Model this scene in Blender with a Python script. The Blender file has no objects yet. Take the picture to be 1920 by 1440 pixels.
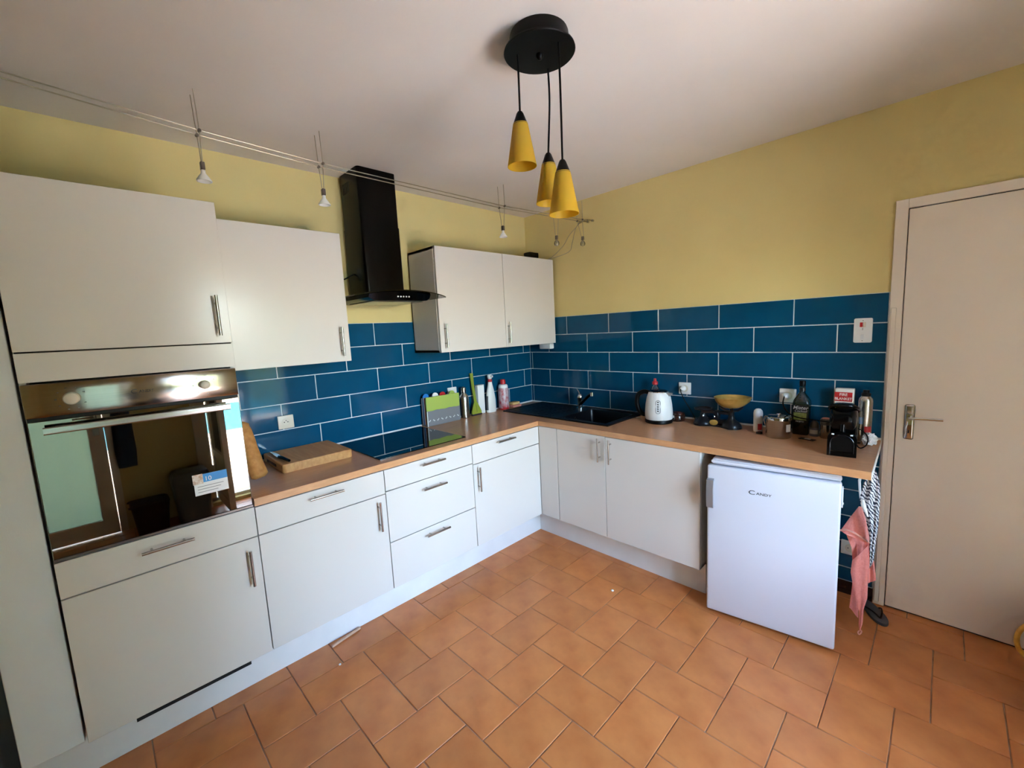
import bpy, bmesh, math, random
from mathutils import Vector, Matrix
random.seed(7)
PI = math.pi
scene = bpy.context.scene
COL = scene.collection

# ------------------------------------------------------------------ camera
cam_d = bpy.data.cameras.new('camera')
cam_d.sensor_width = 36.0
cam_d.lens = 797.81 / 1920.0 * 36.0
cam_d.clip_start = 0.02
cam = bpy.data.objects.new('camera', cam_d)
COL.objects.link(cam)
scene.camera = cam
yaw, pitch, roll = 2.3677, -0.1248, -0.0505
fwd = Vector((math.cos(yaw) * math.cos(pitch), math.sin(yaw) * math.cos(pitch), math.sin(pitch)))
rt = Vector((math.sin(yaw), -math.cos(yaw), 0))
up = rt.cross(fwd)
r2 = rt * math.cos(roll) + up * math.sin(roll)
u2 = up * math.cos(roll) - rt * math.sin(roll)
cam.matrix_world = Matrix(((r2.x, u2.x, -fwd.x, 2.6381), (r2.y, u2.y, -fwd.y, -2.8286),
                           (r2.z, u2.z, -fwd.z, 1.5452), (0, 0, 0, 1)))

# ------------------------------------------------------------------ sky, sun, exposure
world = bpy.data.worlds.new('sky')
scene.world = world
world.use_nodes = True
wn = world.node_tree
sky = wn.nodes.new('ShaderNodeTexSky')
sky.sky_type = 'NISHITA'
sky.sun_disc = False
sky.sun_elevation = math.radians(48)
sky.sun_rotation = math.radians(200)
sky.air_density = 1.0
sky.dust_density = 1.0
wn.links.new(sky.outputs[0], wn.nodes['Background'].inputs[0])
wn.nodes['Background'].inputs[1].default_value = 0.88

sun_d = bpy.data.lights.new('sun', 'SUN')
sun_d.energy = 7.6
sun_d.color = (1.0, 0.91, 0.86)
sun_d.angle = math.radians(0.6)
sun = bpy.data.objects.new('sun', sun_d)
COL.objects.link(sun)
sdir = Vector((0.20, 0.62, -0.76)).normalized()          # light travels along this: grazes the window wall from outside
sun.rotation_euler = sdir.to_track_quat('-Z', 'Y').to_euler()
sun.location = (6, -6, 8)

def portal(name, loc, sy, sz):
    d = bpy.data.lights.new(name, 'AREA')
    d.shape = 'RECTANGLE'
    d.size, d.size_y = sz, sy
    d.cycles.is_portal = True
    o = bpy.data.objects.new(name, d)
    COL.objects.link(o)
    o.location = loc
    o.rotation_euler = (0, PI / 2, 0)   # emits towards -x
    return o
portal('window_daylight_portal', (3.72, -1.545, 1.08), 1.25, 2.10)

scene.view_settings.view_transform = 'Standard'
scene.view_settings.look = 'None'
scene.view_settings.gamma = 1.0
scene.view_settings.use_curve_mapping = False
scene.view_settings.exposure = 3.53
try:
    scene.cycles.use_denoising = True
    scene.cycles.max_bounces = 8
    scene.cycles.diffuse_bounces = 6
    scene.cycles.glossy_bounces = 4
    scene.cycles.transmission_bounces = 4
    scene.cycles.transparent_max_bounces = 12
    scene.cycles.use_adaptive_sampling = True
    scene.cycles.adaptive_threshold = 0.045
    scene.cycles.adaptive_min_samples = 24
    scene.cycles.use_light_tree = False
    scene.cycles.sample_clamp_indirect = 8.0
except Exception:
    pass

# ------------------------------------------------------------------ helpers
def lin(c):
    return tuple((v / 255 / 12.92) if v / 255 <= 0.04045 else ((v / 255 + 0.055) / 1.055) ** 2.4 for v in c)

MATS = {}
def mat(name, rgb, rough=0.5, metal=0.0, noise=None, bump=0.0, bscale=200.0, var=0.0, coat=0.0,
        trans=0.0, ior=1.5, rand=0.0, spec=0.5, aniso=None):
    """Principled material; noise = (scale, second colour) mixes two paints of the surface, var perturbs roughness"""
    m = bpy.data.materials.new(name)
    m.use_nodes = True
    nt = m.node_tree
    b = nt.nodes['Principled BSDF']
    c = lin(rgb) + (1,)
    b.inputs['Base Color'].default_value = c
    b.inputs['Roughness'].default_value = rough
    b.inputs['Metallic'].default_value = metal
    b.inputs['IOR'].default_value = ior
    b.inputs['Specular IOR Level'].default_value = spec
    b.inputs['Coat Weight'].default_value = coat
    b.inputs['Transmission Weight'].default_value = trans
    tc = nt.nodes.new('ShaderNodeTexCoord')
    src = None
    if noise:
        n = nt.nodes.new('ShaderNodeTexNoise')
        mp = nt.nodes.new('ShaderNodeMapping')
        sc = noise[0]
        mp.inputs['Scale'].default_value = sc if isinstance(sc, tuple) else (sc, sc, sc)
        nt.links.new(tc.outputs['Object'], mp.inputs[0])
        nt.links.new(mp.outputs[0], n.inputs['Vector'])
        n.inputs['Scale'].default_value = 1.0
        n.inputs['Detail'].default_value = 5.0
        r = nt.nodes.new('ShaderNodeValToRGB')
        r.color_ramp.elements[0].position = 0.32
        r.color_ramp.elements[1].position = 0.68
        r.color_ramp.elements[0].color = c
        r.color_ramp.elements[1].color = lin(noise[1]) + (1,)
        nt.links.new(n.outputs['Fac'], r.inputs[0])
        src = r.outputs[0]
    if rand:
        oi = nt.nodes.new('ShaderNodeObjectInfo')
        hsv = nt.nodes.new('ShaderNodeHueSaturation')
        mr = nt.nodes.new('ShaderNodeMapRange')
        mr.inputs['To Min'].default_value = 1 - rand
        mr.inputs['To Max'].default_value = 1 + rand
        nt.links.new(oi.outputs['Random'], mr.inputs['Value'])
        nt.links.new(mr.outputs[0], hsv.inputs['Value'])
        if src is not None:
            nt.links.new(src, hsv.inputs['Color'])
        else:
            hsv.inputs['Color'].default_value = c
        src = hsv.outputs[0]
    if src is not None:
        nt.links.new(src, b.inputs['Base Color'])
    if bump:
        n2 = nt.nodes.new('ShaderNodeTexNoise')
        n2.inputs['Scale'].default_value = bscale
        n2.inputs['Detail'].default_value = 3.0
        nt.links.new(tc.outputs['Object'], n2.inputs['Vector'])
        bp = nt.nodes.new('ShaderNodeBump')
        bp.inputs['Strength'].default_value = bump
        bp.inputs['Distance'].default_value = 0.002
        nt.links.new(n2.outputs['Fac'], bp.inputs['Height'])
        nt.links.new(bp.outputs[0], b.inputs['Normal'])
    if var:
        n3 = nt.nodes.new('ShaderNodeTexNoise')
        n3.inputs['Scale'].default_value = 9.0
        nt.links.new(tc.outputs['Object'], n3.inputs['Vector'])
        mr = nt.nodes.new('ShaderNodeMapRange')
        mr.inputs['To Min'].default_value = max(0.0, rough - var)
        mr.inputs['To Max'].default_value = rough + var
        nt.links.new(n3.outputs['Fac'], mr.inputs['Value'])
        nt.links.new(mr.outputs[0], b.inputs['Roughness'])
    MATS[name] = m
    return m

def thin_glass(name, rgb, refl=0.08, rough=0.0):
    """clear pane: lets light straight through and mirrors a little"""
    m = bpy.data.materials.new(name)
    m.use_nodes = True
    nt = m.node_tree
    nt.nodes.remove(nt.nodes['Principled BSDF'])
    out = nt.nodes['Material Output']
    t = nt.nodes.new('ShaderNodeBsdfTransparent')
    t.inputs[0].default_value = lin(rgb) + (1,)
    g = nt.nodes.new('ShaderNodeBsdfGlossy')
    g.inputs['Roughness'].default_value = rough
    f = nt.nodes.new('ShaderNodeFresnel')
    f.inputs[0].default_value = 1.45
    a = nt.nodes.new('ShaderNodeMath')
    a.operation = 'ADD'
    a.inputs[1].default_value = refl
    nt.links.new(f.outputs[0], a.inputs[0])
    mx = nt.nodes.new('ShaderNodeMixShader')
    nt.links.new(a.outputs[0], mx.inputs[0])
    nt.links.new(t.outputs[0], mx.inputs[1])
    nt.links.new(g.outputs[0], mx.inputs[2])
    nt.links.new(mx.outputs[0], out.inputs[0])
    MATS[name] = m
    return m

def translucent(name, rgb, fac=0.5, gloss=0.3):
    m = bpy.data.materials.new(name)
    m.use_nodes = True
    nt = m.node_tree
    b = nt.nodes['Principled BSDF']
    b.inputs['Base Color'].default_value = lin(rgb) + (1,)
    b.inputs['Roughness'].default_value = gloss
    t = nt.nodes.new('ShaderNodeBsdfTranslucent')
    t.inputs[0].default_value = lin(rgb) + (1,)
    mx = nt.nodes.new('ShaderNodeMixShader')
    mx.inputs[0].default_value = fac
    nt.links.new(b.outputs[0], mx.inputs[1])
    nt.links.new(t.outputs[0], mx.inputs[2])
    nt.links.new(mx.outputs[0], nt.nodes['Material Output'].inputs[0])
    MATS[name] = m
    return m

def B():
    return bmesh.new()

def box(bm, x0, x1, y0, y1, z0, z1, bev=0.0, seg=1, M=None):
    x0, x1 = min(x0, x1), max(x0, x1)
    y0, y1 = min(y0, y1), max(y0, y1)
    z0, z1 = min(z0, z1), max(z0, z1)
    r = bmesh.ops.create_cube(bm, size=1.0)
    vs = r['verts']
    for v in vs:
        v.co = Vector(((x0 + x1) / 2 + v.co.x * (x1 - x0), (y0 + y1) / 2 + v.co.y * (y1 - y0), (z0 + z1) / 2 + v.co.z * (z1 - z0)))
    es = list({e for v in vs for e in v.link_edges})
    if bev:
        r2_ = bmesh.ops.bevel(bm, geom=es, offset=bev, segments=seg, affect='EDGES', profile=0.5)
        vs = list({v for f in r2_['faces'] for v in f.verts} | {v for v in vs if v.is_valid})
    if M is not None:
        bmesh.ops.transform(bm, matrix=M, verts=[v for v in vs if v.is_valid])
    return bm

def frame_of(d):
    d = Vector(d).normalized()
    a = Vector((0, 0, 1)) if abs(d.z) < 0.9 else Vector((1, 0, 0))
    u = d.cross(a).normalized()
    return u, d.cross(u).normalized()

def rings(bm, rs, cap0=True, cap1=True, close=True):
    """rs: list of lists of points; skin consecutive rings"""
    V = [[bm.verts.new(p) for p in r] for r in rs]
    n = len(V[0])
    for a, b in zip(V[:-1], V[1:]):
        for i in range(n if close else n - 1):
            j = (i + 1) % n
            bm.faces.new((a[i], a[j], b[j], b[i]))
    if cap0:
        bm.faces.new(list(reversed(V[0])))
    if cap1:
        bm.faces.new(V[-1])
    return bm

def tube(bm, pts, r, n=8):
    pts = [Vector(p) for p in pts]
    rs = []
    u = None
    for i, p in enumerate(pts):
        d = (pts[min(i + 1, len(pts) - 1)] - pts[max(i - 1, 0)]).normalized()
        if u is None:
            u, v = frame_of(d)
        else:
            u = (u - d * u.dot(d)).normalized()
            v = d.cross(u)
        rr = r[i] if isinstance(r, (list, tuple)) else r
        rs.append([p + (u * math.cos(2 * PI * k / n) + v * math.sin(2 * PI * k / n)) * rr for k in range(n)])
    return rings(bm, rs)

def cyl(bm, p0, p1, r0, r1=None, n=20):
    return tube(bm, [p0, p1], [r0, r0 if r1 is None else r1], n)

def spline(pts, k=8):
    """Catmull-Rom through the points"""
    P = [Vector(p) for p in pts]
    P = [P[0] * 2 - P[1]] + P + [P[-1] * 2 - P[-2]]
    out = []
    for i in range(1, len(P) - 2):
        for s in range(k):
            t = s / k
            out.append(0.5 * ((2 * P[i]) + (P[i + 1] - P[i - 1]) * t + (2 * P[i - 1] - 5 * P[i] + 4 * P[i + 1] - P[i + 2]) * t * t
                              + (3 * P[i] - P[i - 1] - 3 * P[i + 1] + P[i + 2]) * t ** 3))
    out.append(P[-2])
    return out

def lathe(bm, prof, c=(0, 0, 0), n=28, sx=1.0, sy=1.0, cap=True):
    rs = []
    for r, z in prof:
        r = max(r, 0.0004)
        rs.append([(c[0] + sx * r * math.cos(2 * PI * k / n), c[1] + sy * r * math.sin(2 * PI * k / n), c[2] + z) for k in range(n)])
    return rings(bm, rs, cap, cap)

def prism(bm, poly, axis, a0, a1):
    """poly of 2D points, extruded along an axis; poly coordinates are the two other axes in order"""
    def P(q, a):
        return {'x': (a, q[0], q[1]), 'y': (q[0], a, q[1]), 'z': (q[0], q[1], a)}[axis]
    return rings(bm, [[P(q, a0) for q in poly], [P(q, a1) for q in poly]])

def rrect(x0, x1, y0, y1, r, k=5):
    out = []
    for cx, cy, a in ((x1 - r, y0 + r, -PI / 2), (x1 - r, y1 - r, 0), (x0 + r, y1 - r, PI / 2), (x0 + r, y0 + r, PI)):
        for i in range(k + 1):
            t = a + i / k * PI / 2
            out.append((cx + r * math.cos(t), cy + r * math.sin(t)))
    return out

def root_loc(o):
    while o.parent:
        o = o.parent
    return o

def ob(name, bm, m, parent=None, label=None, cat=None, group=None, kind=None, smooth=True, local=False, loc=None, angle=38):
    bmesh.ops.recalc_face_normals(bm, faces=bm.faces)
    me = bpy.data.meshes.new(name)
    if parent is not None and not local:
        L = root_loc(parent).location
        bmesh.ops.translate(bm, vec=-L, verts=bm.verts)
    elif loc is not None:
        bmesh.ops.translate(bm, vec=-Vector(loc), verts=bm.verts)
    bm.to_mesh(me)
    bm.free()
    if smooth:
        for p_ in me.polygons:
            p_.use_smooth = True
        me.set_sharp_from_angle(angle=math.radians(angle))
    me.materials.append(MATS[m] if isinstance(m, str) else m)
    o = bpy.data.objects.new(name, me)
    COL.objects.link(o)
    if parent is not None:
        o.parent = parent
    elif loc is not None:
        o.location = loc
    tag(o, label, cat, group, kind)
    return o

def tag(o, label=None, cat=None, group=None, kind=None):
    if label: o['label'] = label
    if cat: o['category'] = cat
    if group: o['group'] = group
    if kind: o['kind'] = kind
    return o

def thing(name, loc, label, cat, group=None, rz=0.0):
    o = bpy.data.objects.new(name, None)
    o.empty_display_size = 0.05
    COL.objects.link(o)
    o.location = loc
    o.rotation_euler = (0, 0, rz)
    tag(o, label, cat, group)
    return o

def struct(name, loc=(0, 0, 0)):
    o = bpy.data.objects.new(name, None)
    COL.objects.link(o)
    o.location = loc
    o['kind'] = 'structure'
    return o

def text_bm(s, size, M, extrude=0.0004, shear=0.0, xs=1.0, bold=0.0):
    cu = bpy.data.curves.new('lettering', 'FONT')
    cu.body = s
    cu.size = size
    cu.align_x = 'CENTER'
    cu.align_y = 'CENTER'
    cu.extrude = extrude
    cu.shear = shear
    cu.offset = bold
    cu.resolution_u = 3
    t = bpy.data.objects.new('lettering', cu)
    COL.objects.link(t)
    bpy.context.view_layer.update()
    dg = bpy.context.evaluated_depsgraph_get()
    me = bpy.data.meshes.new_from_object(t.evaluated_get(dg))
    bm = bmesh.new()
    bm.from_mesh(me)
    bpy.data.objects.remove(t)
    bpy.data.curves.remove(cu)
    bpy.data.meshes.remove(me)
    bmesh.ops.transform(bm, matrix=M @ Matrix.Diagonal((xs, 1, 1, 1)), verts=bm.verts)
    return bm

def face_y(x, y, z, tilt=0.0):      # lettering on something that faces -y
    return Matrix.Translation((x, y, z)) @ Matrix.Rotation(tilt, 4, 'Y') @ Matrix.Rotation(PI / 2, 4, 'X')

def face_x(x, y, z, tilt=0.0):      # lettering on something that faces +x
    return Matrix.Translation((x, y, z)) @ Matrix.Rotation(tilt, 4, 'X') @ Matrix.Rotation(PI / 2, 4, 'Z') @ Matrix.Rotation(PI / 2, 4, 'X')

# ------------------------------------------------------------------ materials
mat('yellow_paint', (222, 204, 142), 0.75, noise=(1.7, (216, 197, 134)), bump=0.12, bscale=260)
mat('ceiling_paint', (226, 220, 214), 0.85, noise=(2.0, (220, 214, 208)), bump=0.1, bscale=180)
mat('grey_white_paint', (226, 228, 230), 0.6, noise=(3.0, (220, 222, 224)), bump=0.1, bscale=300)
mat('slate_paint', (92, 104, 120), 0.6, noise=(4.0, (84, 96, 112)))
mat('grout_white', (206, 214, 216), 0.7, noise=(30, (196, 205, 208)))
mat('grout_brown', (136, 94, 68), 0.85, noise=((9, 14, 9), (176, 146, 122)), bump=0.2)
mat('teal_tile', (7, 68, 100), 0.07, noise=(5.0, (9, 74, 107)), rand=0.05, spec=0.3)
mat('terracotta', (214, 136, 76), 0.34, noise=(7.0, (190, 110, 58)), rand=0.07, bump=0.08, bscale=60, var=0.08)
mat('gloss_white', (218, 212, 204), 0.2, spec=0.28, noise=(1.2, (215, 209, 201)))
mat('carcass_white', (224, 220, 212), 0.3)
mat('gap_dark', (60, 56, 52), 0.8)
mat('plinth_white', (230, 229, 227), 0.35, noise=(6.0, (222, 221, 219)))
mat('steel', (190, 186, 180), 0.24, 1.0, noise=((4, 4, 300), (178, 174, 168)))
mat('chrome', (215, 215, 215), 0.07, 1.0)
mat('oven_steel', (190, 178, 170), 0.13, 1.0, noise=((300, 4, 300), (182, 170, 162)))
mat('dark_mirror', (140, 132, 118), 0.015, 1.0)
mat('black_gloss', (5, 5, 6), 0.14, spec=0.22)
mat('black_satin', (7, 6, 6), 0.4, spec=0.18)
mat('black_matt', (18, 17, 17), 0.6)
mat('hob_glass', (6, 6, 8), 0.02, coat=0.3)
mat('sink_black', (8, 9, 14), 0.3, spec=0.3, bump=0.05, bscale=900)
mat('hood_black', (8, 5, 4), 0.25, spec=0.16)
mat('white_plastic', (228, 228, 226), 0.35)
mat('cream_plastic', (214, 206, 190), 0.4)
mat('fridge_white', (214, 216, 226), 0.25)
mat('fridge_side', (205, 205, 208), 0.35)
mat('grey_metal', (168, 168, 170), 0.3, 0.6)
mat('door_paint', (238, 226, 212), 0.34, noise=(2.5, (234, 222, 208)), bump=0.1, bscale=90)
mat('cable_steel', (176, 168, 150), 0.3, 1.0)
mat('bulb_white', (225, 224, 220), 0.25)
mat('brass', (226, 190, 110), 0.34, 0.7, noise=(18, (196, 158, 78)))
mat('iron_black', (16, 17, 22), 0.32, spec=0.4)
mat('terrace_stone', (222, 206, 192), 0.8, noise=(3.0, (210, 194, 180)))
mat('leaf_green', (50, 64, 34), 0.6, noise=(9.0, (78, 92, 54)), bump=1.0, bscale=30)
mat('pool_water', (60, 140, 170), 0.05)
mat('beech_edge', (214, 160, 112), 0.35, noise=((14, 14, 60), (202, 146, 98)))
mat('board_wood', (212, 158, 98), 0.5, noise=((5, 60, 40), (194, 136, 78)), bump=0.1)
mat('baguette_crust', (198, 142, 78), 0.7, noise=(38, (170, 112, 54)), bump=0.6, bscale=90)
mat('towel_pink', (246, 158, 146), 0.95, noise=(160, (236, 140, 130)), bump=0.5, bscale=420)
mat('towel_hem', (238, 176, 160), 0.9, noise=(120, (230, 160, 146)))
mat('red_plastic', (190, 36, 40), 0.35)
mat('blue_plastic', (30, 120, 200), 0.4)
mat('lime_plastic', (168, 186, 88), 0.4)
mat('olive_green', (140, 152, 50), 0.4)
mat('grey_plastic', (128, 126, 130), 0.45)
mat('dark_plum', (52, 34, 48), 0.5)
mat('can_print', (206, 198, 204), 0.3, noise=((38, 38, 26), (178, 40, 52)))
mat('paper_white', (236, 236, 234), 0.6)
mat('label_black', (16, 18, 18), 0.4)
mat('mojito_print', (118, 140, 60), 0.4, noise=(48, (190, 200, 120)))
mat('green_liquid', (52, 70, 42), 0.15, spec=0.5)
mat('bag_white', (222, 224, 230), 0.45, bump=0.3, bscale=60)
mat('sponge_yellow', (222, 182, 120), 0.95, bump=0.6, bscale=300)
mat('sponge_pink', (208, 132, 116), 0.95, bump=0.6, bscale=300)
mat('brown_gloss', (44, 24, 18), 0.15)
mat('ring_yellow', (206, 150, 56), 0.5, noise=(60, (186, 128, 44)))
mat('sandal_grey', (78, 80, 84), 0.7)
mat('pale_wood', (214, 176, 150), 0.7, noise=((30, 30, 6), (198, 156, 130)))
mat('bin_grey', (96, 98, 100), 0.4)
mat('cloth_blue', (52, 66, 92), 0.9)
mat('sticker_blue', (40, 140, 210), 0.4)
mat('picture_food', (196, 150, 116), 0.5, noise=(90, (240, 232, 224)))
mat('dark_print', (40, 38, 38), 0.5)
mat('steel_dark', (120, 112, 106), 0.3, 1.0)
mat('sealant', (226, 230, 230), 0.4)
thin_glass('pane_glass', (250, 252, 250), 0.0)
thin_glass('hood_glass', (168, 176, 168), 0.06)
thin_glass('clear_plastic', (226, 236, 236), 0.10, 0.05)
thin_glass('bottle_glass', (212, 226, 214), 0.08)
thin_glass('bulb_glass', (240, 240, 236), 0.12)
translucent('yellow_shade', (226, 190, 62), 0.55, 0.25)
translucent('frosted_glass', (182, 198, 186), 0.42, 0.2)

def laminate(name, along):
    m = mat(name, (190, 138, 98), 0.3)
    nt = m.node_tree
    b = nt.nodes['Principled BSDF']
    tc = nt.nodes.new('ShaderNodeTexCoord')
    mp = nt.nodes.new('ShaderNodeMapping')
    mp.inputs['Scale'].default_value = (6, 130, 60) if along == 'x' else (130, 6, 60)
    n = nt.nodes.new('ShaderNodeTexNoise')
    n.inputs['Scale'].default_value = 1.0
    n.inputs['Detail'].default_value = 6.0
    r = nt.nodes.new('ShaderNodeValToRGB')
    r.color_ramp.elements[0].position = 0.3
    r.color_ramp.elements[1].position = 0.7
    r.color_ramp.elements[0].color = lin((190, 134, 94)) + (1,)
    r.color_ramp.elements[1].color = lin((210, 156, 112)) + (1,)
    nt.links.new(tc.outputs['Object'], mp.inputs[0])
    nt.links.new(mp.outputs[0], n.inputs['Vector'])
    nt.links.new(n.outputs['Fac'], r.inputs[0])
    nt.links.new(r.outputs[0], b.inputs['Base Color'])
laminate('laminate_x', 'x')
laminate('laminate_y', 'y')

def stripes_mat():
    m = mat('towel_stripe', (225, 226, 230), 0.95, bump=0.6, bscale=300)
    nt = m.node_tree
    b = nt.nodes['Principled BSDF']
    tc = nt.nodes.new('ShaderNodeTexCoord')
    w = nt.nodes.new('ShaderNodeTexWave')
    w.wave_type = 'BANDS'
    w.bands_direction = 'DIAGONAL'
    w.inputs['Scale'].default_value = 34
    w.inputs['Distortion'].default_value = 5.0
    w.inputs['Detail'].default_value = 1.0
    w.inputs['Detail Scale'].default_value = 1.4
    r = nt.nodes.new('ShaderNodeValToRGB')
    r.color_ramp.interpolation = 'CONSTANT'
    r.color_ramp.elements[0].color = lin((48, 54, 74)) + (1,)
    r.color_ramp.elements[1].position = 0.42
    r.color_ramp.elements[1].color = lin((226, 226, 230)) + (1,)
    nt.links.new(tc.outputs['Object'], w.inputs['Vector'])
    nt.links.new(w.outputs['Fac'], r.inputs[0])
    nt.links.new(r.outputs[0], b.inputs['Base Color'])
stripes_mat()

# ------------------------------------------------------------------ room dimensions
H = 2.5165            # ceiling
ZT, TT = 0.8944, 0.0338   # worktop top and thickness
XR, YF = 3.5, -4.2    # window wall and the wall behind the camera
ROW, TW = 0.1486, 0.4012
TZ = 0.8974

# ------------------------------------------------------------------ floor with its tiles
floor = ob('floor', box(B(), -0.6, XR + 0.25, YF - 0.2, 0.2, -0.12, -0.0035), 'grout_brown', kind='structure', smooth=False)
U_ = 0.0996
def floor_tile_mesh(w, h, m_='terracotta'):
    bm = B()
    g = 0.0018
    box(bm, g, w - g, g, h - g, -0.008, 0, 0.0018)
    bmesh.ops.recalc_face_normals(bm, faces=bm.faces)
    me = bpy.data.meshes.new('floor_tile')
    bm.to_mesh(me); bm.free()
    me.materials.append(MATS[m_])
    return me
TH_, TV_ = floor_tile_mesh(3 * U_, 2 * U_), floor_tile_mesh(2 * U_, 3 * U_)
def put_tile(x0, x1, y0, y1, me):
    X0, X1, Y0, Y1 = max(x0, 0.36), min(x1, XR), max(y0, YF), min(y1, 0.0)
    if X1 - X0 < 0.02 or Y1 - Y0 < 0.02: return
    if X1 < 1.72 and Y0 > -0.42: return
    if (X0, X1, Y0, Y1) != (x0, x1, y0, y1):
        me = floor_tile_mesh(X1 - X0, Y1 - Y0)
    o = bpy.data.objects.new('floor_tile', me)
    COL.objects.link(o)
    o.location = (X0, Y0, random.uniform(-0.0006, 0.0004))
    o.parent = floor
for i in range(-8, 9):
    for j in range(-16, 17):
        hx, hy = 1.082 + (5 * i - 2 * j) * U_, -1.252 + (i + 2 * j) * U_
        put_tile(hx, hx + 3 * U_, hy, hy + 2 * U_, TH_)
        put_tile(hx + 3 * U_, hx + 5 * U_, hy, hy + 3 * U_, TV_)

# ------------------------------------------------------------------ walls and ceiling
ob('ceiling', box(B(), -0.6, XR + 0.25, YF - 0.2, 0.2, H, H + 0.2), 'ceiling_paint', kind='structure', smooth=False)
wl = ob('wall_left', box(B(), -0.2, -0.004, -3.157, 0.2, 0, H), 'yellow_paint', kind='structure', smooth=False)
wb = ob('wall_back', box(B(), -0.004, XR, 0.004, 0.2, 0, H), 'yellow_paint', kind='structure', smooth=False)
ob('wall_front', box(B(), -0.6, XR + 0.25, YF - 0.2, YF, 0, H), 'yellow_paint', kind='structure', smooth=False)
ob('wall_passage', box(B(), -0.6, 0.30, YF, -3.16, 0, H), 'slate_paint', kind='structure', smooth=False)

WY0, WY1, WZ0, WZ1 = -2.17, -0.92, 0.03, 2.12        # french window opening
DY0, DY1, DZ1 = -3.66, -2.78, 2.08                   # frosted door opening
bm = B()
for a in ((YF, DY0, 0, H), (DY0, DY1, DZ1, H), (DY1, WY0, 0, H), (WY0, WY1, 0, WZ0), (WY0, WY1, WZ1, H), (WY1, 0.2, 0, H)):
    box(bm, XR, XR + 0.25, *a)
ob('wall_right', bm, 'yellow_paint', kind='structure', smooth=False)

# grout bed and tiles on the two walls
def tile_mesh(w, h, d=0.008):
    bm = B()
    g = 0.0025
    box(bm, g, w - g, -d, 0, g, h - g, 0.0016)      # faces -y
    bmesh.ops.recalc_face_normals(bm, faces=bm.faces)
    me = bpy.data.meshes.new('wall_tile')
    bm.to_mesh(me); bm.free()
    me.materials.append(MATS['teal_tile'])
    return me
FULL = tile_mesh(TW, ROW)
def wall_tile(a0, a1, z0, z1, wall):
    w, h = a1 - a0, z1 - z0
    me = FULL if abs(w - TW) < 1e-6 and abs(h - ROW) < 1e-6 else tile_mesh(w, h)
    o = bpy.data.objects.new('wall_tile', me)
    COL.objects.link(o)
    if wall is wb:
        o.location = (a0, 0.004, z0)
    else:
        o.location = (-0.004, -a1, z0)               # a runs along -y
        o.rotation_euler = (0, 0, PI / 2)
    o.parent = wall
    return o
def tile_course(z0, z1, lo, hi, first, wall):
    k = math.floor((lo - first) / TW)
    while True:
        a0, a1 = first + k * TW, first + (k + 1) * TW
        k += 1
        if a0 >= hi - 0.004: break
        b0, b1 = max(a0, lo), min(a1, hi)
        if b1 - b0 > 0.008:
            wall_tile(a0 if b0 == a0 else b0, a1 if b1 == a1 else b1, z0, z1, wall)
for r in range(5):
    z0 = TZ + r * ROW
    z1 = z0 + ROW
    tile_course(z0, z1, 0.002, 2.405, (0.29 if r % 2 == 0 else 0.092) - TW, wl)
    tile_course(z0, z1, 0.002, 2.436, (0.028 if r % 2 == 0 else 0.228) - TW, wb)
for r in range(-6, 0):                                # the tiling goes on below the worktop end
    z0 = max(TZ + r * ROW, 0.075)
    tile_course(z0, TZ + (r + 1) * ROW, 1.80, 2.436, (0.028 if r % 2 == 0 else 0.228) - TW, wb)
ob('grout_bed', box(B(), -0.0039, 0.0025, -2.405, -0.002, TZ, TZ + 5 * ROW), 'grout_white', wl, smooth=False)
bm = box(B(), 0.002, 2.437, -0.0025, 0.0039, TZ, TZ + 5 * ROW)
box(bm, 1.80, 2.437, -0.0025, 0.0039, 0.075, TZ)
ob('grout_bed', bm, 'grout_white', wb, smooth=False)
ob('baseboard_back', box(B(), 1.80, 2.436, -0.008, 0.004, 0, 0.074), 'brown_gloss', kind='structure', smooth=False)
# sealant bead where the worktop meets the tiles
ob('trim_1', prism(B(), [(0.004, ZT), (0.012, ZT), (0.004, ZT + 0.009)], 'y', -2.41, -0.006), 'sealant', kind='structure')
ob('trim_2', prism(B(), [(-0.004, ZT), (-0.012, ZT), (-0.004, ZT + 0.009)], 'x', 0.006, 2.434), 'sealant', kind='structure')

# ------------------------------------------------------------------ interior door in the sink wall
d1 = struct('door_1', (2.438, 0, 0))
DX0, DX1, DS0, DS1 = 2.438, 3.352, 2.486, 3.306
bm = B()
box(bm, DX0, DS0 - 0.001, -0.014, 0.004, 0, 2.0655, 0.002)
box(bm, DS1 + 0.001, DX1, -0.014, 0.004, 0, 2.0655, 0.002)
box(bm, DS0 - 0.001, DS1 + 0.001, -0.014, 0.004, 2.022, 2.0655, 0.002)
ob('door_frame', bm, 'door_paint', d1)
ob('shadow_gap', box(B(), DS0 - 0.002, DS1 + 0.002, -0.001, 0.0039, 0.0, 2.023), 'gap_dark', d1, smooth=False)
ob('door_leaf', box(B(), DS0 + 0.002, DS1 - 0.002, -0.010, 0.003, 0.008, 2.018, 0.002), 'door_paint', d1)
ob('cable_conduit', box(B(), 2.444, 2.464, -0.024, -0.0142, 0.02, 1.562, 0.002), 'door_paint', d1)
ob('handle_plate', box(B(), 2.517, 2.554, -0.021, -0.0102, 0.916, 1.090, 0.008, 4), 'chrome', d1)
hp = ob('handle_plate_relief', box(B(), 2.522, 2.549, -0.029, -0.0190, 1.042, 1.084, 0.0045, 3), 'steel', d1)
bm = tube(B(), [(2.536, -0.018, 1.026), (2.536, -0.055, 1.026)], 0.009, 14)
tube(bm, spline([(2.532, -0.056, 1.026), (2.58, -0.060, 1.030), (2.652, -0.058, 1.031)], 6), 0.007, 12)
ob('lever', bm, 'chrome', d1)
ob('keyhole', box(B(), 2.532, 2.537, -0.0218, -0.0208, 0.947, 0.962), 'black_matt', d1)

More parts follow.
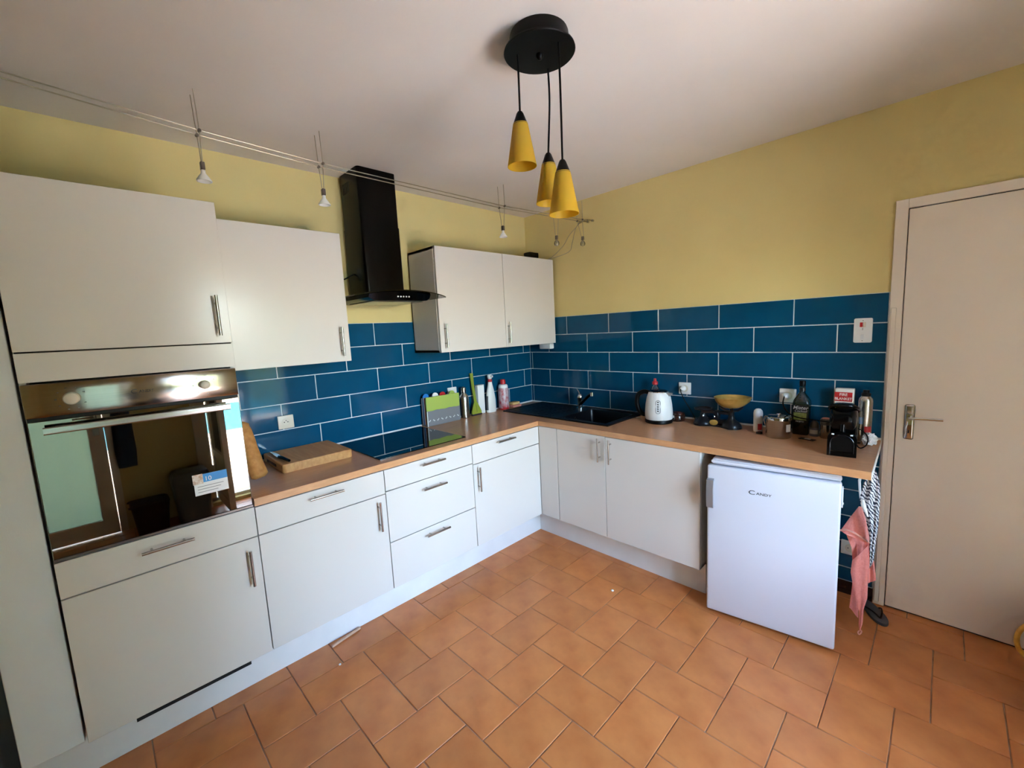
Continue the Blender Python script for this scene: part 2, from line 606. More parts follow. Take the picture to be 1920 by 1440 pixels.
# ------------------------------------------------------------------ french window and frosted door in the window wall
w1 = struct('window_1', (XR, -1.45, 0))
bm = B()
for a in ((WY0, WY0 + 0.05, WZ0, WZ1), (WY1 - 0.05, WY1, WZ0, WZ1), (WY0, WY1, WZ1 - 0.05, WZ1), (WY0, WY1, WZ0, WZ0 + 0.03)):
    box(bm, XR + 0.06, XR + 0.12, *a)
for a in ((WY0 - 0.07, WY0, 0, WZ1 + 0.07), (WY1, WY1 + 0.07, 0, WZ1 + 0.07), (WY0, WY1, WZ1, WZ1 + 0.07)):
    box(bm, XR - 0.018, XR, *a)
ob('window_frame', bm, 'door_paint', w1)
ym = (WY0 + WY1) / 2
LW = (WY1 - WY0 - 0.104) / 2
def window_leaf(P, name):                       # P(a, d, z): a along the leaf from its hinge, d through its thickness
    def bx(bm, a0, a1, d0, d1, z0, z1):
        p, q = P(a0, d0), P(a1, d1)
        box(bm, p[0], q[0], p[1], q[1], z0, z1)
        return bm
    z0, z1 = WZ0 + 0.035, WZ1 - 0.055
    bm = B()
    for a0, a1, c0, c1 in ((0, 0.075, z0, z1), (LW - 0.075, LW, z0, z1), (0.075, LW - 0.075, z1 - 0.075, z1), (0.075, LW - 0.075, z0, z0 + 0.09), (0.075, LW - 0.075, 0.50, 0.57)):
        bx(bm, a0, a1, 0, 0.044, c0, c1)
    l = ob(name, bm, 'door_paint', w1)
    ob('lower_panel', bx(B(), 0.075, LW - 0.075, 0.012, 0.032, z0 + 0.09, 0.50), 'door_paint', l, smooth=False)
    ob('pane', bx(B(), 0.075, LW - 0.075, 0.020, 0.024, 0.57, z1 - 0.075), 'pane_glass', l, smooth=False)
    for z in (0.35, 1.1, 1.8):
        p = P(-0.004, 0.0)
        ob('hinge', cyl(B(), (p[0], p[1], z - 0.04), (p[0], p[1], z + 0.04), 0.008, n=10), 'door_paint', l)
window_leaf(lambda a, d: (XR + 0.060 - a, WY0 + 0.056 + d), 'open_leaf')            # stands square to the wall
window_leaf(lambda a, d: (XR + 0.066 + d, WY1 - 0.052 - a), 'closed_leaf')

# added unseen shutters: one square to the wall blocks daylight, the other folded flat against it
mat('added_shutter_paint', (112, 104, 96), 0.6, noise=((8, 8, 2), (100, 92, 84)))
def added_shutter(label, P):
    sh = thing('added_window_shutter', P(0.3, 0.0) + (WZ0,), label, 'added_shutter')
    for k in range(6):
        a0, a1 = P(0.005 + k * 0.088, 0.0), P(0.005 + (k + 1) * 0.088 - 0.003, 0.028)
        ob('added_shutter_board', box(B(), a0[0], a1[0], a0[1], a1[1], WZ0 - 0.01, WZ1 + 0.02, 0.002), 'added_shutter_paint', sh)
    for z in (0.30, 1.75):
        a0, a1 = P(0.0, 0.0282), P(0.53, 0.050)
        ob('added_shutter_batten', box(B(), a0[0], a1[0], a0[1], a1[1], z, z + 0.09, 0.002), 'added_shutter_paint', sh)
added_shutter('brown-grey wooden boards added outside, square to the window, to block daylight', lambda a, d: (XR + 0.262 + a, WY0 - 0.004 - d))
added_shutter('brown-grey wooden boards added outside, folded flat against the house wall', lambda a, d: (XR + 0.252 + d, WY1 + 0.02 + a))

d2 = struct('door_2', (XR, -3.2, 0))
bm = B()
for a in ((DY0, DY0 + 0.05, 0, DZ1), (DY1 - 0.05, DY1, 0, DZ1), (DY0, DY1, DZ1 - 0.05, DZ1)):
    box(bm, XR - 0.01, XR + 0.1, *a)
ob('door_frame', bm, 'door_paint', d2)
bm = B()
for a in ((DY0 + 0.052, DY0 + 0.15, 0.01, DZ1 - 0.052), (DY1 - 0.15, DY1 - 0.052, 0.01, DZ1 - 0.052), (DY0 + 0.15, DY1 - 0.15, DZ1 - 0.15, DZ1 - 0.052), (DY0 + 0.15, DY1 - 0.15, 0.01, 0.14)):
    box(bm, XR - 0.03, XR + 0.012, *a)
lf = ob('door_leaf', bm, 'door_paint', d2)
ob('pane', box(B(), XR - 0.012, XR - 0.006, DY0 + 0.15, DY1 - 0.15, 0.14, DZ1 - 0.15), 'frosted_glass', lf, smooth=False)
bm = box(B(), XR - 0.038, XR - 0.03, DY1 - 0.12, DY1 - 0.08, 0.86, 1.08, 0.002)
tube(bm, [(XR - 0.03, DY1 - 0.1, 1.02), (XR - 0.08, DY1 - 0.1, 1.02), (XR - 0.08, DY1 - 0.22, 1.02)], 0.009, 10)
ob('lever', bm, 'chrome', lf)

# outside: terrace, pool and hedge, seen through the glass and in reflections
ob('terrace', box(B(), XR + 0.25, 26, -16, 16, -0.25, -0.05), 'terrace_stone', kind='structure', smooth=False)
ob('pool', box(B(), 8.0, 12.5, -5, 6, -0.049, -0.044), 'pool_water', kind='structure', smooth=False)
bm = B()
for k in range(26):
    r = bmesh.ops.create_icosphere(bm, subdivisions=3, radius=1.0)
    c = Vector((14.6 + random.uniform(-0.4, 0.6), -13 + k * 1.05, random.uniform(0.1, 0.5)))
    for v in r['verts']:
        n_ = v.co.normalized()
        v.co = c + Vector((n_.x * 0.9, n_.y * 1.0, n_.z * 1.35)) * (1 + 0.12 * math.sin(n_.x * 9 + k) * math.cos(n_.z * 8) + random.uniform(-0.06, 0.06))
ob('hedge', bm, 'leaf_green', label='green garden hedge beyond the terrace', kind='stuff', cat='hedge')
bm = B()
for k in range(8):                                       # greenery beside the terrace, shaped tall and dense to block sky light
    r = bmesh.ops.create_icosphere(bm, subdivisions=3, radius=1.0)
    c = Vector((4.9 + k * 0.95, 0.75 + random.uniform(-0.1, 0.15), 1.6 + random.uniform(-0.15, 0.3)))
    for v in r['verts']:
        n_ = v.co.normalized()
        v.co = c + Vector((n_.x * 0.75, n_.y * 0.7, n_.z * 2.0)) * (1 + 0.10 * math.sin(n_.x * 9 + k) * math.cos(n_.z * 8) + random.uniform(-0.05, 0.05))
ob('sky_blocking_evergreens', bm, 'leaf_green', label='tall evergreens along the side of the terrace, shaped to block sky light', kind='stuff', cat='hedge')

# ------------------------------------------------------------------ kitchen units
def bar_handle_A(bm, y, z, vertical, x=0.622, L=0.155):
    h = L / 2
    s = 0.048
    if vertical:
        cyl(bm, (x + 0.030, y, z - h), (x + 0.030, y, z + h), 0.0058, n=12)
        for k in (-s, s): cyl(bm, (x - 0.001, y, z + k), (x + 0.030, y, z + k), 0.0042, n=10)
    else:
        cyl(bm, (x + 0.030, y - h, z), (x + 0.030, y + h, z), 0.0058, n=12)
        for k in (-s, s): cyl(bm, (x - 0.001, y + k, z), (x + 0.030, y + k, z), 0.0042, n=10)
    return bm

def front_A(unit, name, y0, y1, z0, z1, hy=None, hz=None, vert=False, x=0.622, th=0.019, label=None):
    g = 0.0018
    f = ob(name, box(B(), x - th, x, y0 + g, y1 - g, z0 + g, z1 - g, 0.0012), 'gloss_white', unit, label)
    if hy is not None:
        ob('handle', bar_handle_A(B(), hy, hz, vert, x), 'steel', f, 'brushed steel bar handle')
    return f

FX = 0.622
ZB = 0.195
Y1, Y2, Y3, Y4 = -1.233, -1.823, -2.417, -3.003
ZF = ZT - TT          # underside of the worktop

# oven column
oc = thing('oven_column', (0.3, (Y3 + Y4) / 2, 0), 'tall glossy white kitchen column housing the built-in oven', 'cabinet')
bm = B()
yy0, yy1 = Y4 + 0.001, Y3 - 0.001
box(bm, 0.002, 0.600, yy0, yy0 + 0.016, ZB, 2.095)
box(bm, 0.002, 0.600, yy1 - 0.016, yy1, ZB, 2.095)
box(bm, 0.002, 0.600, yy0, yy1, 2.079, 2.095)
box(bm, 0.002, 0.600, yy0, yy1, ZB, ZB + 0.016)
box(bm, 0.002, 0.600, yy0, yy1, 0.845, 0.861)
box(bm, 0.002, 0.600, yy0, yy1, 1.462, 1.478)
box(bm, 0.002, 0.012, yy0, yy1, ZB, 2.095)
ob('body', bm, 'carcass_white', oc, smooth=False)
ob('shadow_gap', box(B(), 0.590, 0.6005, yy0 + 0.002, yy1 - 0.002, ZB, 0.862), 'gap_dark', oc, smooth=False)
ob('shadow_gap', box(B(), 0.590, 0.6005, yy0 + 0.002, yy1 - 0.002, 1.462, 2.09), 'gap_dark', oc, smooth=False)
front_A(oc, 'upper_door', Y4, Y3, 1.553, 2.096, -2.460, 1.661, True)
front_A(oc, 'filler_panel', Y4, Y3, 1.456, 1.552)
front_A(oc, 'drawer', Y4, Y3, 0.731, 0.861, -2.711, 0.813)
front_A(oc, 'lower_door', Y4, Y3, ZB, 0.730, -2.459, 0.610, True)
ob('gap_shade_strip', box(B(), 0.604, 0.6215, -2.875, -2.503, 0.183, 0.1955), 'black_matt', oc, 'black strip painted as the shade of the gap under the lower door', smooth=False)  # black strip stands in for the shade of an open gap

# built-in oven
ov = thing('built_in_oven', (0.35, (Y3 + Y4) / 2, 0.866), 'stainless steel built-in oven with mirror-dark glass door', 'oven')
ob('casing', box(B(), 0.05, 0.598, Y4 + 0.022, Y3 - 0.022, 0.866, 1.455), 'black_matt', ov, smooth=False)
ob('control_panel', box(B(), 0.598, 0.624, Y4 + 0.002, Y3 - 0.004, 1.343, 1.452, 0.003, 2), 'oven_steel', ov)
ob('vent_gap', box(B(), 0.598, 0.612, Y4 + 0.004, Y3 - 0.006, 1.325, 1.345), 'black_matt', ov, smooth=False)
dr = ob('oven_door', box(B(), 0.600, 0.620, Y4 + 0.003, Y3 - 0.005, 0.872, 1.332, 0.002), 'dark_mirror', ov)
bm = prism(B(), rrect(0.652, 0.664, 1.291, 1.315, 0.004, 3), 'y', -2.966, -2.462)
for y in (-2.930, -2.498): box(bm, 0.619, 0.654, y - 0.012, y + 0.012, 1.295, 1.311, 0.002)
ob('handle', bm, 'steel', dr)
ob('door_edge_trim', box(B(), 0.6005, 0.6225, Y4 + 0.003, Y3 - 0.005, 0.8635, 0.8715), 'steel_dark', dr)
for y, r in ((-2.893, 0.0205), (-2.530, 0.0165)):
    bm = lathe(B(), [(r, 0), (r, 0.012), (r * 0.86, 0.019), (r * 0.5, 0.022), (0.0, 0.0225)], n=28)
    bmesh.ops.transform(bm, matrix=Matrix.Translation((0.6235, y, 1.397)) @ Matrix.Rotation(PI / 2, 4, 'Y'), verts=bm.verts)
    ob('knob', bm, 'grey_plastic' if r < 0 else 'cream_plastic', ov)
bm = text_bm('C', 0.022, face_x(0.6243, -2.737, 1.3975), xs=1.2)
bm2 = text_bm('ANDY', 0.014, face_x(0.6243, -2.7035, 1.396), xs=1.05)
me_ = bpy.data.meshes.new('t'); bm2.to_mesh(me_); bm2.free(); bm.from_mesh(me_)
ob('brand_lettering', bm, 'dark_print', ov, smooth=False)
bm = B()
for y0, k in ((-2.893, 9), (-2.530, 7)):                 # printed scale marks round the knobs
    for i in range(k):
        a = math.radians(-60 + 300 * i / (k - 1) + 90)
        cy_, cz_ = y0 + math.cos(a) * 0.036, 1.397 + math.sin(a) * 0.036
        box(bm, 0.6238, 0.6243, cy_ - 0.0025, cy_ + 0.0025, cz_ - 0.0012, cz_ + 0.0012)
ob('scale_marks', bm, 'steel_dark', ov, smooth=False, kind='stuff')
st = ob('sticker', box(B(), 0.6202, 0.6208, -2.608, -2.497, 0.966, 1.048), 'paper_white', dr, 'white and blue promotional sticker on the oven glass', smooth=False)
ob('sticker_band', box(B(), 0.6204, 0.6211, -2.577, -2.497, 1.015, 1.048), 'sticker_blue', st, smooth=False)
ob('sticker_photo', box(B(), 0.6204, 0.6211, -2.6105, -2.5772, 1.011, 1.050), 'picture_food', st, smooth=False)
ob('sticker_number', text_bm('10', 0.024, face_x(0.6213, -2.561, 1.027)), 'paper_white', st, smooth=False)
bm = B()
for k in range(3): box(bm, 0.6205, 0.6210, -2.598, -2.512 - 0.01 * k, 0.999 - 0.011 * k, 1.001 - 0.011 * k)
ob('sticker_print', bm, 'grey_plastic', st, smooth=False)

# filler panel at the far end of the run
ob('end_panel', box(B(), 0.31, 0.600, -3.156, Y4 - 0.006, ZB, H - 0.002, 0.002), 'grey_white_paint',
   label='tall pale grey filler panel left of the oven column', cat='panel', loc=(0.45, -3.08, ZB))

def base_unit_A(name, y0, y1, label, cat):
    u = thing(name, (0.3, (y0 + y1) / 2, 0), label, cat)
    bm = B()
    a, b = y0 + 0.001, y1 - 0.001
    box(bm, 0.05, 0.600, a, a + 0.016, ZB, ZF - 0.001)
    box(bm, 0.05, 0.600, b - 0.016, b, ZB, ZF - 0.001)
    box(bm, 0.05, 0.600, a, b, ZB, ZB + 0.016)
    box(bm, 0.05, 0.060, a, b, ZB, ZF - 0.001)
    ob('body', bm, 'carcass_white', u, smooth=False)
    ob('shadow_gap', box(B(), 0.590, 0.6006, a + 0.002, b - 0.002, ZB, ZF - 0.001), 'gap_dark', u, smooth=False)
    return u
u = base_unit_A('base_cabinet', Y3, Y2, 'white base cabinet with one drawer and one door next to the oven', 'cabinet')
front_A(u, 'drawer', Y3, Y2, 0.731, ZF - 0.003, -2.125, 0.826)
front_A(u, 'door', Y3, Y2, ZB, 0.730, -1.872, 0.628, True)
u = base_unit_A('drawer_cabinet', Y2, Y1, 'white base cabinet with three stacked drawers under the hob', 'cabinet')
front_A(u, 'top_drawer', Y2, Y1, 0.741, ZF - 0.003, -1.530, 0.832)
front_A(u, 'middle_drawer', Y2, Y1, 0.457, 0.740, -1.530, 0.690)
front_A(u, 'bottom_drawer', Y2, Y1, ZB, 0.456, -1.530, 0.418)
u = base_unit_A('base_cabinet', Y1, -0.618, 'white base cabinet with one drawer and one door in the corner beside the hob drawers', 'cabinet')
front_A(u, 'drawer', Y1, -0.6165, 0.731, ZF - 0.003, -0.955, 0.834)
front_A(u, 'door', Y1, -0.6165, ZB, 0.730, -1.200, 0.634, True)

# cabinets under the sink wall
FY = -0.6156
def front_B(unit, name, x0, x1, hx=None, label=None):
    g = 0.0018
    f = ob(name, box(B(), x0 + g, x1 - g, FY, FY + 0.019, ZB + g, ZF - 0.003, 0.0012), 'gloss_white', unit, label)
    if hx is not None:
        bm = cyl(B(), (hx, FY - 0.030, 0.695), (hx, FY - 0.030, 0.847), 0.0058, n=12)
        for z in (0.723, 0.819): cyl(bm, (hx, FY + 0.001, z), (hx, FY - 0.030, z), 0.0042, n=10)
        ob('handle', bm, 'steel', f, 'brushed steel bar handle')
    return f
u = thing('corner_cabinet', (0.75, -0.3, 0), 'white corner cabinet with a narrow door under the sink', 'cabinet')
bm = box(B(), 0.05, 1.172, -0.594, -0.05, ZB, ZB + 0.016)
box(bm, 1.158, 1.174, -0.596, -0.05, ZB, ZF - 0.2)
ob('body', bm, 'carcass_white', u, smooth=False)
ob('shadow_gap', box(B(), 0.625, 1.173, -0.596, -0.588, ZB + 0.016, ZF - 0.001), 'gap_dark', u, smooth=False)
front_B(u, 'filler_panel', 0.6205, 0.787)
front_B(u, 'door', 0.788, 1.177, 1.139)
u = thing('base_cabinet', (1.47, -0.3, 0), 'white base cabinet with one wide door left of the fridge', 'cabinet')
bm = B()
box(bm, 1.179, 1.195, -0.596, -0.05, ZB, ZF - 0.001)
box(bm, 1.747, 1.763, -0.596, -0.05, ZB, ZF - 0.001)
box(bm, 1.179, 1.763, -0.596, -0.05, ZB, ZB + 0.016)
box(bm, 1.179, 1.763, -0.06, -0.05, ZB, ZF - 0.001)
ob('body', bm, 'carcass_white', u, smooth=False)
ob('shadow_gap', box(B(), 1.196, 1.746, -0.596, -0.588, ZB + 0.016, ZF - 0.001), 'gap_dark', u, smooth=False)
front_B(u, 'door', 1.177, 1.765, 1.219)

# plinths
bm = B()
PX = 0.500
for a in ((-3.156, -2.875, 0.192), (-2.875, -2.503, 0.176), (-2.503, -0.500, 0.192)):
    box(bm, PX - 0.016, PX, a[0], a[1], 0.001, a[2])
ob('baseboard_left', bm, 'plinth_white', kind='structure', smooth=False)
ob('baseboard_right', box(B(), 0.502, 1.755, -0.506, -0.490, 0.001, 0.192), 'plinth_white', kind='structure', smooth=False)

# worktops
bm = B()
box(bm, 0.005, 0.6205, -2.416, -0.6180, ZF, ZT)
wt = thing('worktop', (0.31, -1.5, ZF), 'beech laminate worktop carrying the hob', 'worktop')
ob('slab', bm, 'laminate_y', wt, smooth=False)
ob('front_edge', box(B(), 0.6206, 0.6226, -2.416, -0.6180, ZF, ZT - 0.0002, 0.0006), 'beech_edge', wt)
wt = thing('worktop', (1.5, -0.3, ZF), 'beech laminate worktop carrying the sink and the kettle', 'worktop')
bm = B()
BX0, BX1, BY0, BY1 = 0.700, 1.090, -0.462, -0.075        # sink bowl
XW = 2.434
for a in ((0.005, BX0, -0.615, -0.004), (BX1, XW, -0.615, -0.004), (BX0, BX1, -0.615, BY0), (BX0, BX1, BY1, -0.004)):
    box(bm, a[0], a[1], a[2], a[3], ZF, ZT)
XE = 2.455
prism(bm, [(XW, -0.615), (XE, -0.615), (XW + 0.002, -0.03), (XW, -0.03)], 'z', ZF, ZT)
ob('slab', bm, 'laminate_x', wt, smooth=False)
ob('front_edge', box(B(), 0.6226, XE, -0.6172, -0.6151, ZF, ZT - 0.0002, 0.0006), 'beech_edge', wt)
ob('end_edge', prism(B(), [(XE + 0.0002, -0.6172), (XE + 0.0022, -0.6172), (XW + 0.0042, -0.03), (XW + 0.0022, -0.03)], 'z', ZF, ZT - 0.0002), 'white_plastic', wt, 'pale raw end edge')

# ------------------------------------------------------------------ hob
hb = thing('induction_hob', (0.29, -1.51, ZT), 'flat black glass induction hob set in the worktop', 'hob')
ob('glass_plate', prism(B(), rrect(0.035, 0.556, -1.806, -1.222, 0.004, 2), 'z', ZT + 0.0005, ZT + 0.0055), 'hob_glass', hb)
bm = B()
for k in range(6): box(bm, 0.525, 0.527, -1.40 + k * 0.022, -1.396 + k * 0.022, ZT + 0.0055, ZT + 0.0058)
ob('touch_marks', bm, 'grey_plastic', hb, smooth=False)

# ------------------------------------------------------------------ sink and tap
sk = thing('kitchen_sink', (0.63, -0.26, ZT), 'black composite kitchen sink with drainer and one bowl', 'sink')
SX0, SX1, SY0, SY1 = 0.140, 1.128, -0.505, -0.018
zt, zr = ZT + 0.006, ZT + 0.0005
bm = B()
for a in ((SX0, BX0 + 0.012, SY0, SY1), (BX1 - 0.012, SX1, SY0, SY1), (BX0 + 0.012, BX1 - 0.012, SY0, BY0 + 0.012), (BX0 + 0.012, BX1 - 0.012, BY1 - 0.012, SY1)):
    box(bm, *a, zr, zt - (0.0 if a[0] != SX0 else 0.0))
ob('rim', bm, 'sink_black', sk, smooth=False)
bm = B()
for a in ((SX0, SX0 + 0.016, SY0, SY1), (SX0, SX1, SY0, SY0 + 0.014), (SX1 - 0.016, SX1, SY0, SY1), (SX0, SX1, SY1 - 0.012, SY1), (BX0 - 0.008, BX0 + 0.012, SY0 + 0.02, BY1 - 0.01)):
    box(bm, *a, zt, zt + 0.004, 0.0015)
ob('raised_lip', bm, 'sink_black', sk)
rsb = []
for q, z in ((0.012, zt - 0.0005), (0.016, zt - 0.02), (0.024, zt - 0.15), (0.05, zt - 0.17)):
    rsb.append([(x, y, z) for x, y in rrect(BX0 + q, BX1 - q, BY0 + q, BY1 - q, 0.035, 6)])
ob('bowl', rings(B(), rsb, False, True), 'sink_black', sk)
ob('drain', lathe(B(), [(0.042, 0), (0.042, 0.003), (0.03, 0.004), (0.0, 0.001)], (0.895, -0.27, zt - 0.1695)), 'chrome', sk)
bm = B()
for k in range(7): box(bm, 0.20, 0.62, -0.44 + k * 0.055, -0.432 + k * 0.055, zt, zt + 0.0022, 0.0008)
ob('drainer_ribs', bm, 'sink_black', sk)
ob('overflow_ring', tube(B(), [(BX0 + 0.0165, -0.30 + 0.011 * math.cos(t * PI / 8), ZT - 0.03 + 0.011 * math.sin(t * PI / 8)) for t in range(17)], 0.0022, 6), 'chrome', sk)

tp = thing('mixer_tap', (0.602, -0.085, zt), 'chrome single-lever mixer tap with a dark spout behind the sink', 'tap')
ob('tap_body', lathe(B(), [(0.027, 0), (0.027, 0.006), (0.022, 0.012), (0.021, 0.07), (0.024, 0.08), (0.024, 0.098), (0.016, 0.112), (0.0, 0.115)], (0.602, -0.085, zt)), 'chrome', tp)
ob('lever', tube(B(), [(0.602, -0.085, zt + 0.105), (0.585, -0.07, zt + 0.125), (0.556, -0.06, zt + 0.148)], [0.010, 0.008, 0.005], 10), 'chrome', tp)
sp_ = ob('spout', tube(B(), spline([(0.610, -0.095, zt + 0.03), (0.66, -0.125, zt + 0.062), (0.745, -0.172, zt + 0.12), (0.800, -0.202, zt + 0.146)], 5), 0.0125, 12), 'black_gloss', tp)
ob('aerator', tube(B(), [(0.800, -0.202, zt + 0.156), (0.802, -0.203, zt + 0.128)], 0.0135, 14), 'chrome', sp_)

# ------------------------------------------------------------------ wall cabinets
def wall_cab(label, y0, y1, doors):
    c = thing('wall_cabinet', (0.16, (y0 + y1) / 2, 1.424), label, 'cabinet')
    bm = B()
    X = 0.3035
    box(bm, 0.010, X, y0, y0 + 0.016, 1.424, 2.106)
    box(bm, 0.010, X, y1 - 0.016, y1, 1.424, 2.106)
    box(bm, 0.010, X, y0, y1, 1.424, 1.440)
    box(bm, 0.010, X, y0, y1, 2.090, 2.106)
    box(bm, 0.010, 0.016, y0, y1, 1.424, 2.106)
    ob('body', bm, 'gloss_white', c, smooth=False)
    ob('shadow_gap', box(B(), 0.295, 0.304, y0 + 0.017, y1 - 0.017, 1.44, 2.09), 'gap_dark', c, smooth=False)
    for a, b, hy in doors:
        g = 0.0018
        d = ob('door', box(B(), 0.3055, 0.3243, a + g, b - g, 1.424, 2.107, 0.0012), 'gloss_white', c)
        ob('handle', bar_handle_A(B(), hy, 1.532, True, 0.3243), 'steel', d, 'brushed steel bar handle')
    return c
wall_cab('white wall cabinet with a single door left of the extractor hood', -2.405, -1.802, [(-2.405, -1.802, -1.853)])
wall_cab('white wall cabinet with two doors right of the extractor hood', -1.199, -0.023, [(-1.199, -0.603, -1.162), (-0.603, -0.023, -0.580)])

# ------------------------------------------------------------------ extractor hood
hd = thing('extractor_hood', (0.2, -1.510, 1.745), 'black chimney extractor hood with a curved glass canopy', 'hood')
HC = -1.505
bm = rings(B(), [[(x, y, z) for x, y in rrect(0.006, 0.252, -1.638, -1.388, 0.018, 4)] for z in (1.80, 2.20)])
ob('lower_chimney', bm, 'hood_black', hd)
bm = rings(B(), [[(x, y, z) for x, y in rrect(0.006, 0.249, -1.635, -1.391, 0.018, 4)] for z in (2.20, H - 0.001)])
ob('upper_chimney', bm, 'hood_black', hd)
bm = B()
for k in range(5): box(bm, 0.05 + k * 0.018, 0.06 + k * 0.018, -1.6362, -1.634, 2.40, 2.46)
ob('side_vent', bm, 'black_matt', hd, smooth=False)
rs_, hw = [], 0.296
def gz(t): return 1.806 - 0.030 * (t / 0.3) ** 2
ts = [-hw + 2 * hw * k / 24 for k in range(25)]
bm = B()
xf = lambda t: 0.470 - 0.04 * (abs(t) / hw) ** 4
rings(bm, [[(0.014, HC + t, gz(t)), (xf(t), HC + t, gz(t)), (xf(t), HC + t, gz(t) - 0.006), (0.014, HC + t, gz(t) - 0.006)] for t in ts])
ob('glass_canopy', bm, 'hood_glass', hd)
bm = B()
rs_ = []
for k in range(17):
    t = -0.20 + 0.4 * k / 16
    zb_ = 1.750 + 0.018 * max(0.0, (abs(t) - 0.17) / 0.03)
    rs_.append([(0.020, HC + t, gz(t) - 0.007), (0.425 - 0.02 * (t / 0.2) ** 2, HC + t, gz(t) - 0.007), (0.412 - 0.02 * (t / 0.2) ** 2, HC + t, zb_), (0.020, HC + t, zb_)])
rings(bm, rs_)
ob('motor_housing', bm, 'black_gloss', hd)
ob('grease_filter', box(B(), 0.06, 0.37, HC - 0.165, HC + 0.165, 1.7455, 1.7500, 0.001), 'steel', hd)
for k in range(5):
    y = HC - 0.044 + k * 0.018 + 0.01
    bt = ob('button', cyl(B(), (0.417, y, 1.772), (0.4235, y, 1.7715), 0.0042, n=12), 'white_plastic', hd)

# small socket and lead beside the chimney
sx = thing('wall_socket', (0.0, -1.735, 2.0), 'small white wall socket with a black lead between wall cabinet and chimney', 'socket')
ob('plate', box(B(), -0.003, 0.010, -1.758, -1.712, 1.93, 1.985, 0.003), 'white_plastic', sx)
ob('lead', tube(B(), spline([(0.012, -1.74, 1.95), (0.05, -1.735, 1.93), (0.07, -1.70, 1.90), (0.10, -1.66, 1.92), (0.10, -1.64, 1.93)], 6), 0.004, 8), 'black_satin', sx)

# ------------------------------------------------------------------ fridge under the worktop
fa = 0.1289
fr = thing('undercounter_fridge', (1.814, -0.6528, 0), 'small white undercounter fridge standing at the end of the worktop', 'fridge', rz=fa)
W = 0.548
LOC = dict(local=True)
ob('body', box(B(), 0.030, W - 0.004, 0.055, 0.50, 0.03, 0.812, 0.004), 'fridge_side', fr, **LOC)
ob('door', box(B(), 0, W, 0, 0.048, 0.018, 0.812, 0.010, 3), 'fridge_white', fr, **LOC)
ob('door_seal', box(B(), 0.02, W - 0.012, 0.048, 0.056, 0.04, 0.80), 'grey_plastic', fr, **LOC)
ob('top_cover', box(B(), 0.020, W - 0.002, 0.020, 0.50, 0.8165, 0.8435, 0.005, 2), 'fridge_white', fr, **LOC)
ob('top_trim', box(B(), 0.016, W - 0.0005, 0.014, 0.0205, 0.824, 0.838, 0.002), 'fridge_white', fr, **LOC)
bm = B()
pr_ = [(0.004, 0.0, 0.745), (0.004, -0.022, 0.740), (0.004, -0.028, 0.70), (0.004, -0.028, 0.63), (0.004, -0.022, 0.595), (0.004, 0.0, 0.590)]
rings(bm, [[(0.002, y, z) for x, y, z in pr_] + [(0.002, y * 0.6 + 0.001, 0.6675 + (z - 0.6675) * 0.86) for x, y, z in reversed(pr_)],
           [(0.034, y, z) for x, y, z in pr_] + [(0.034, y * 0.6 + 0.001, 0.6675 + (z - 0.6675) * 0.86) for x, y, z in reversed(pr_)]])
ob('handle', bm, 'grey_metal', fr, **LOC)
bm = text_bm('C', 0.030, face_y(0.2035, -0.0004, 0.704), xs=1.45)
b2 = text_bm('ANDY', 0.0185, face_y(0.2545, -0.0004, 0.7025), xs=1.25)
me_ = bpy.data.meshes.new('t'); b2.to_mesh(me_); b2.free(); bm.from_mesh(me_)
ob('brand_lettering', bm, 'dark_print', fr, smooth=False, **LOC)
bm = box(B(), W + 0.0003, W + 0.006, 0.012, 0.044, 0.70, 0.79, 0.002)
cyl(bm, (W + 0.004, 0.028, 0.715), (W + 0.009, 0.028, 0.715), 0.005, n=10)
ob('hinge', bm, 'white_plastic', fr, **LOC)
for x, y in ((0.04, 0.06), (W - 0.04, 0.06), (0.05, 0.46), (W - 0.05, 0.46)):
    ob('foot', cyl(B(), (x, y, 0.0), (x, y, 0.032), 0.016, n=14), 'black_satin', fr, **LOC)

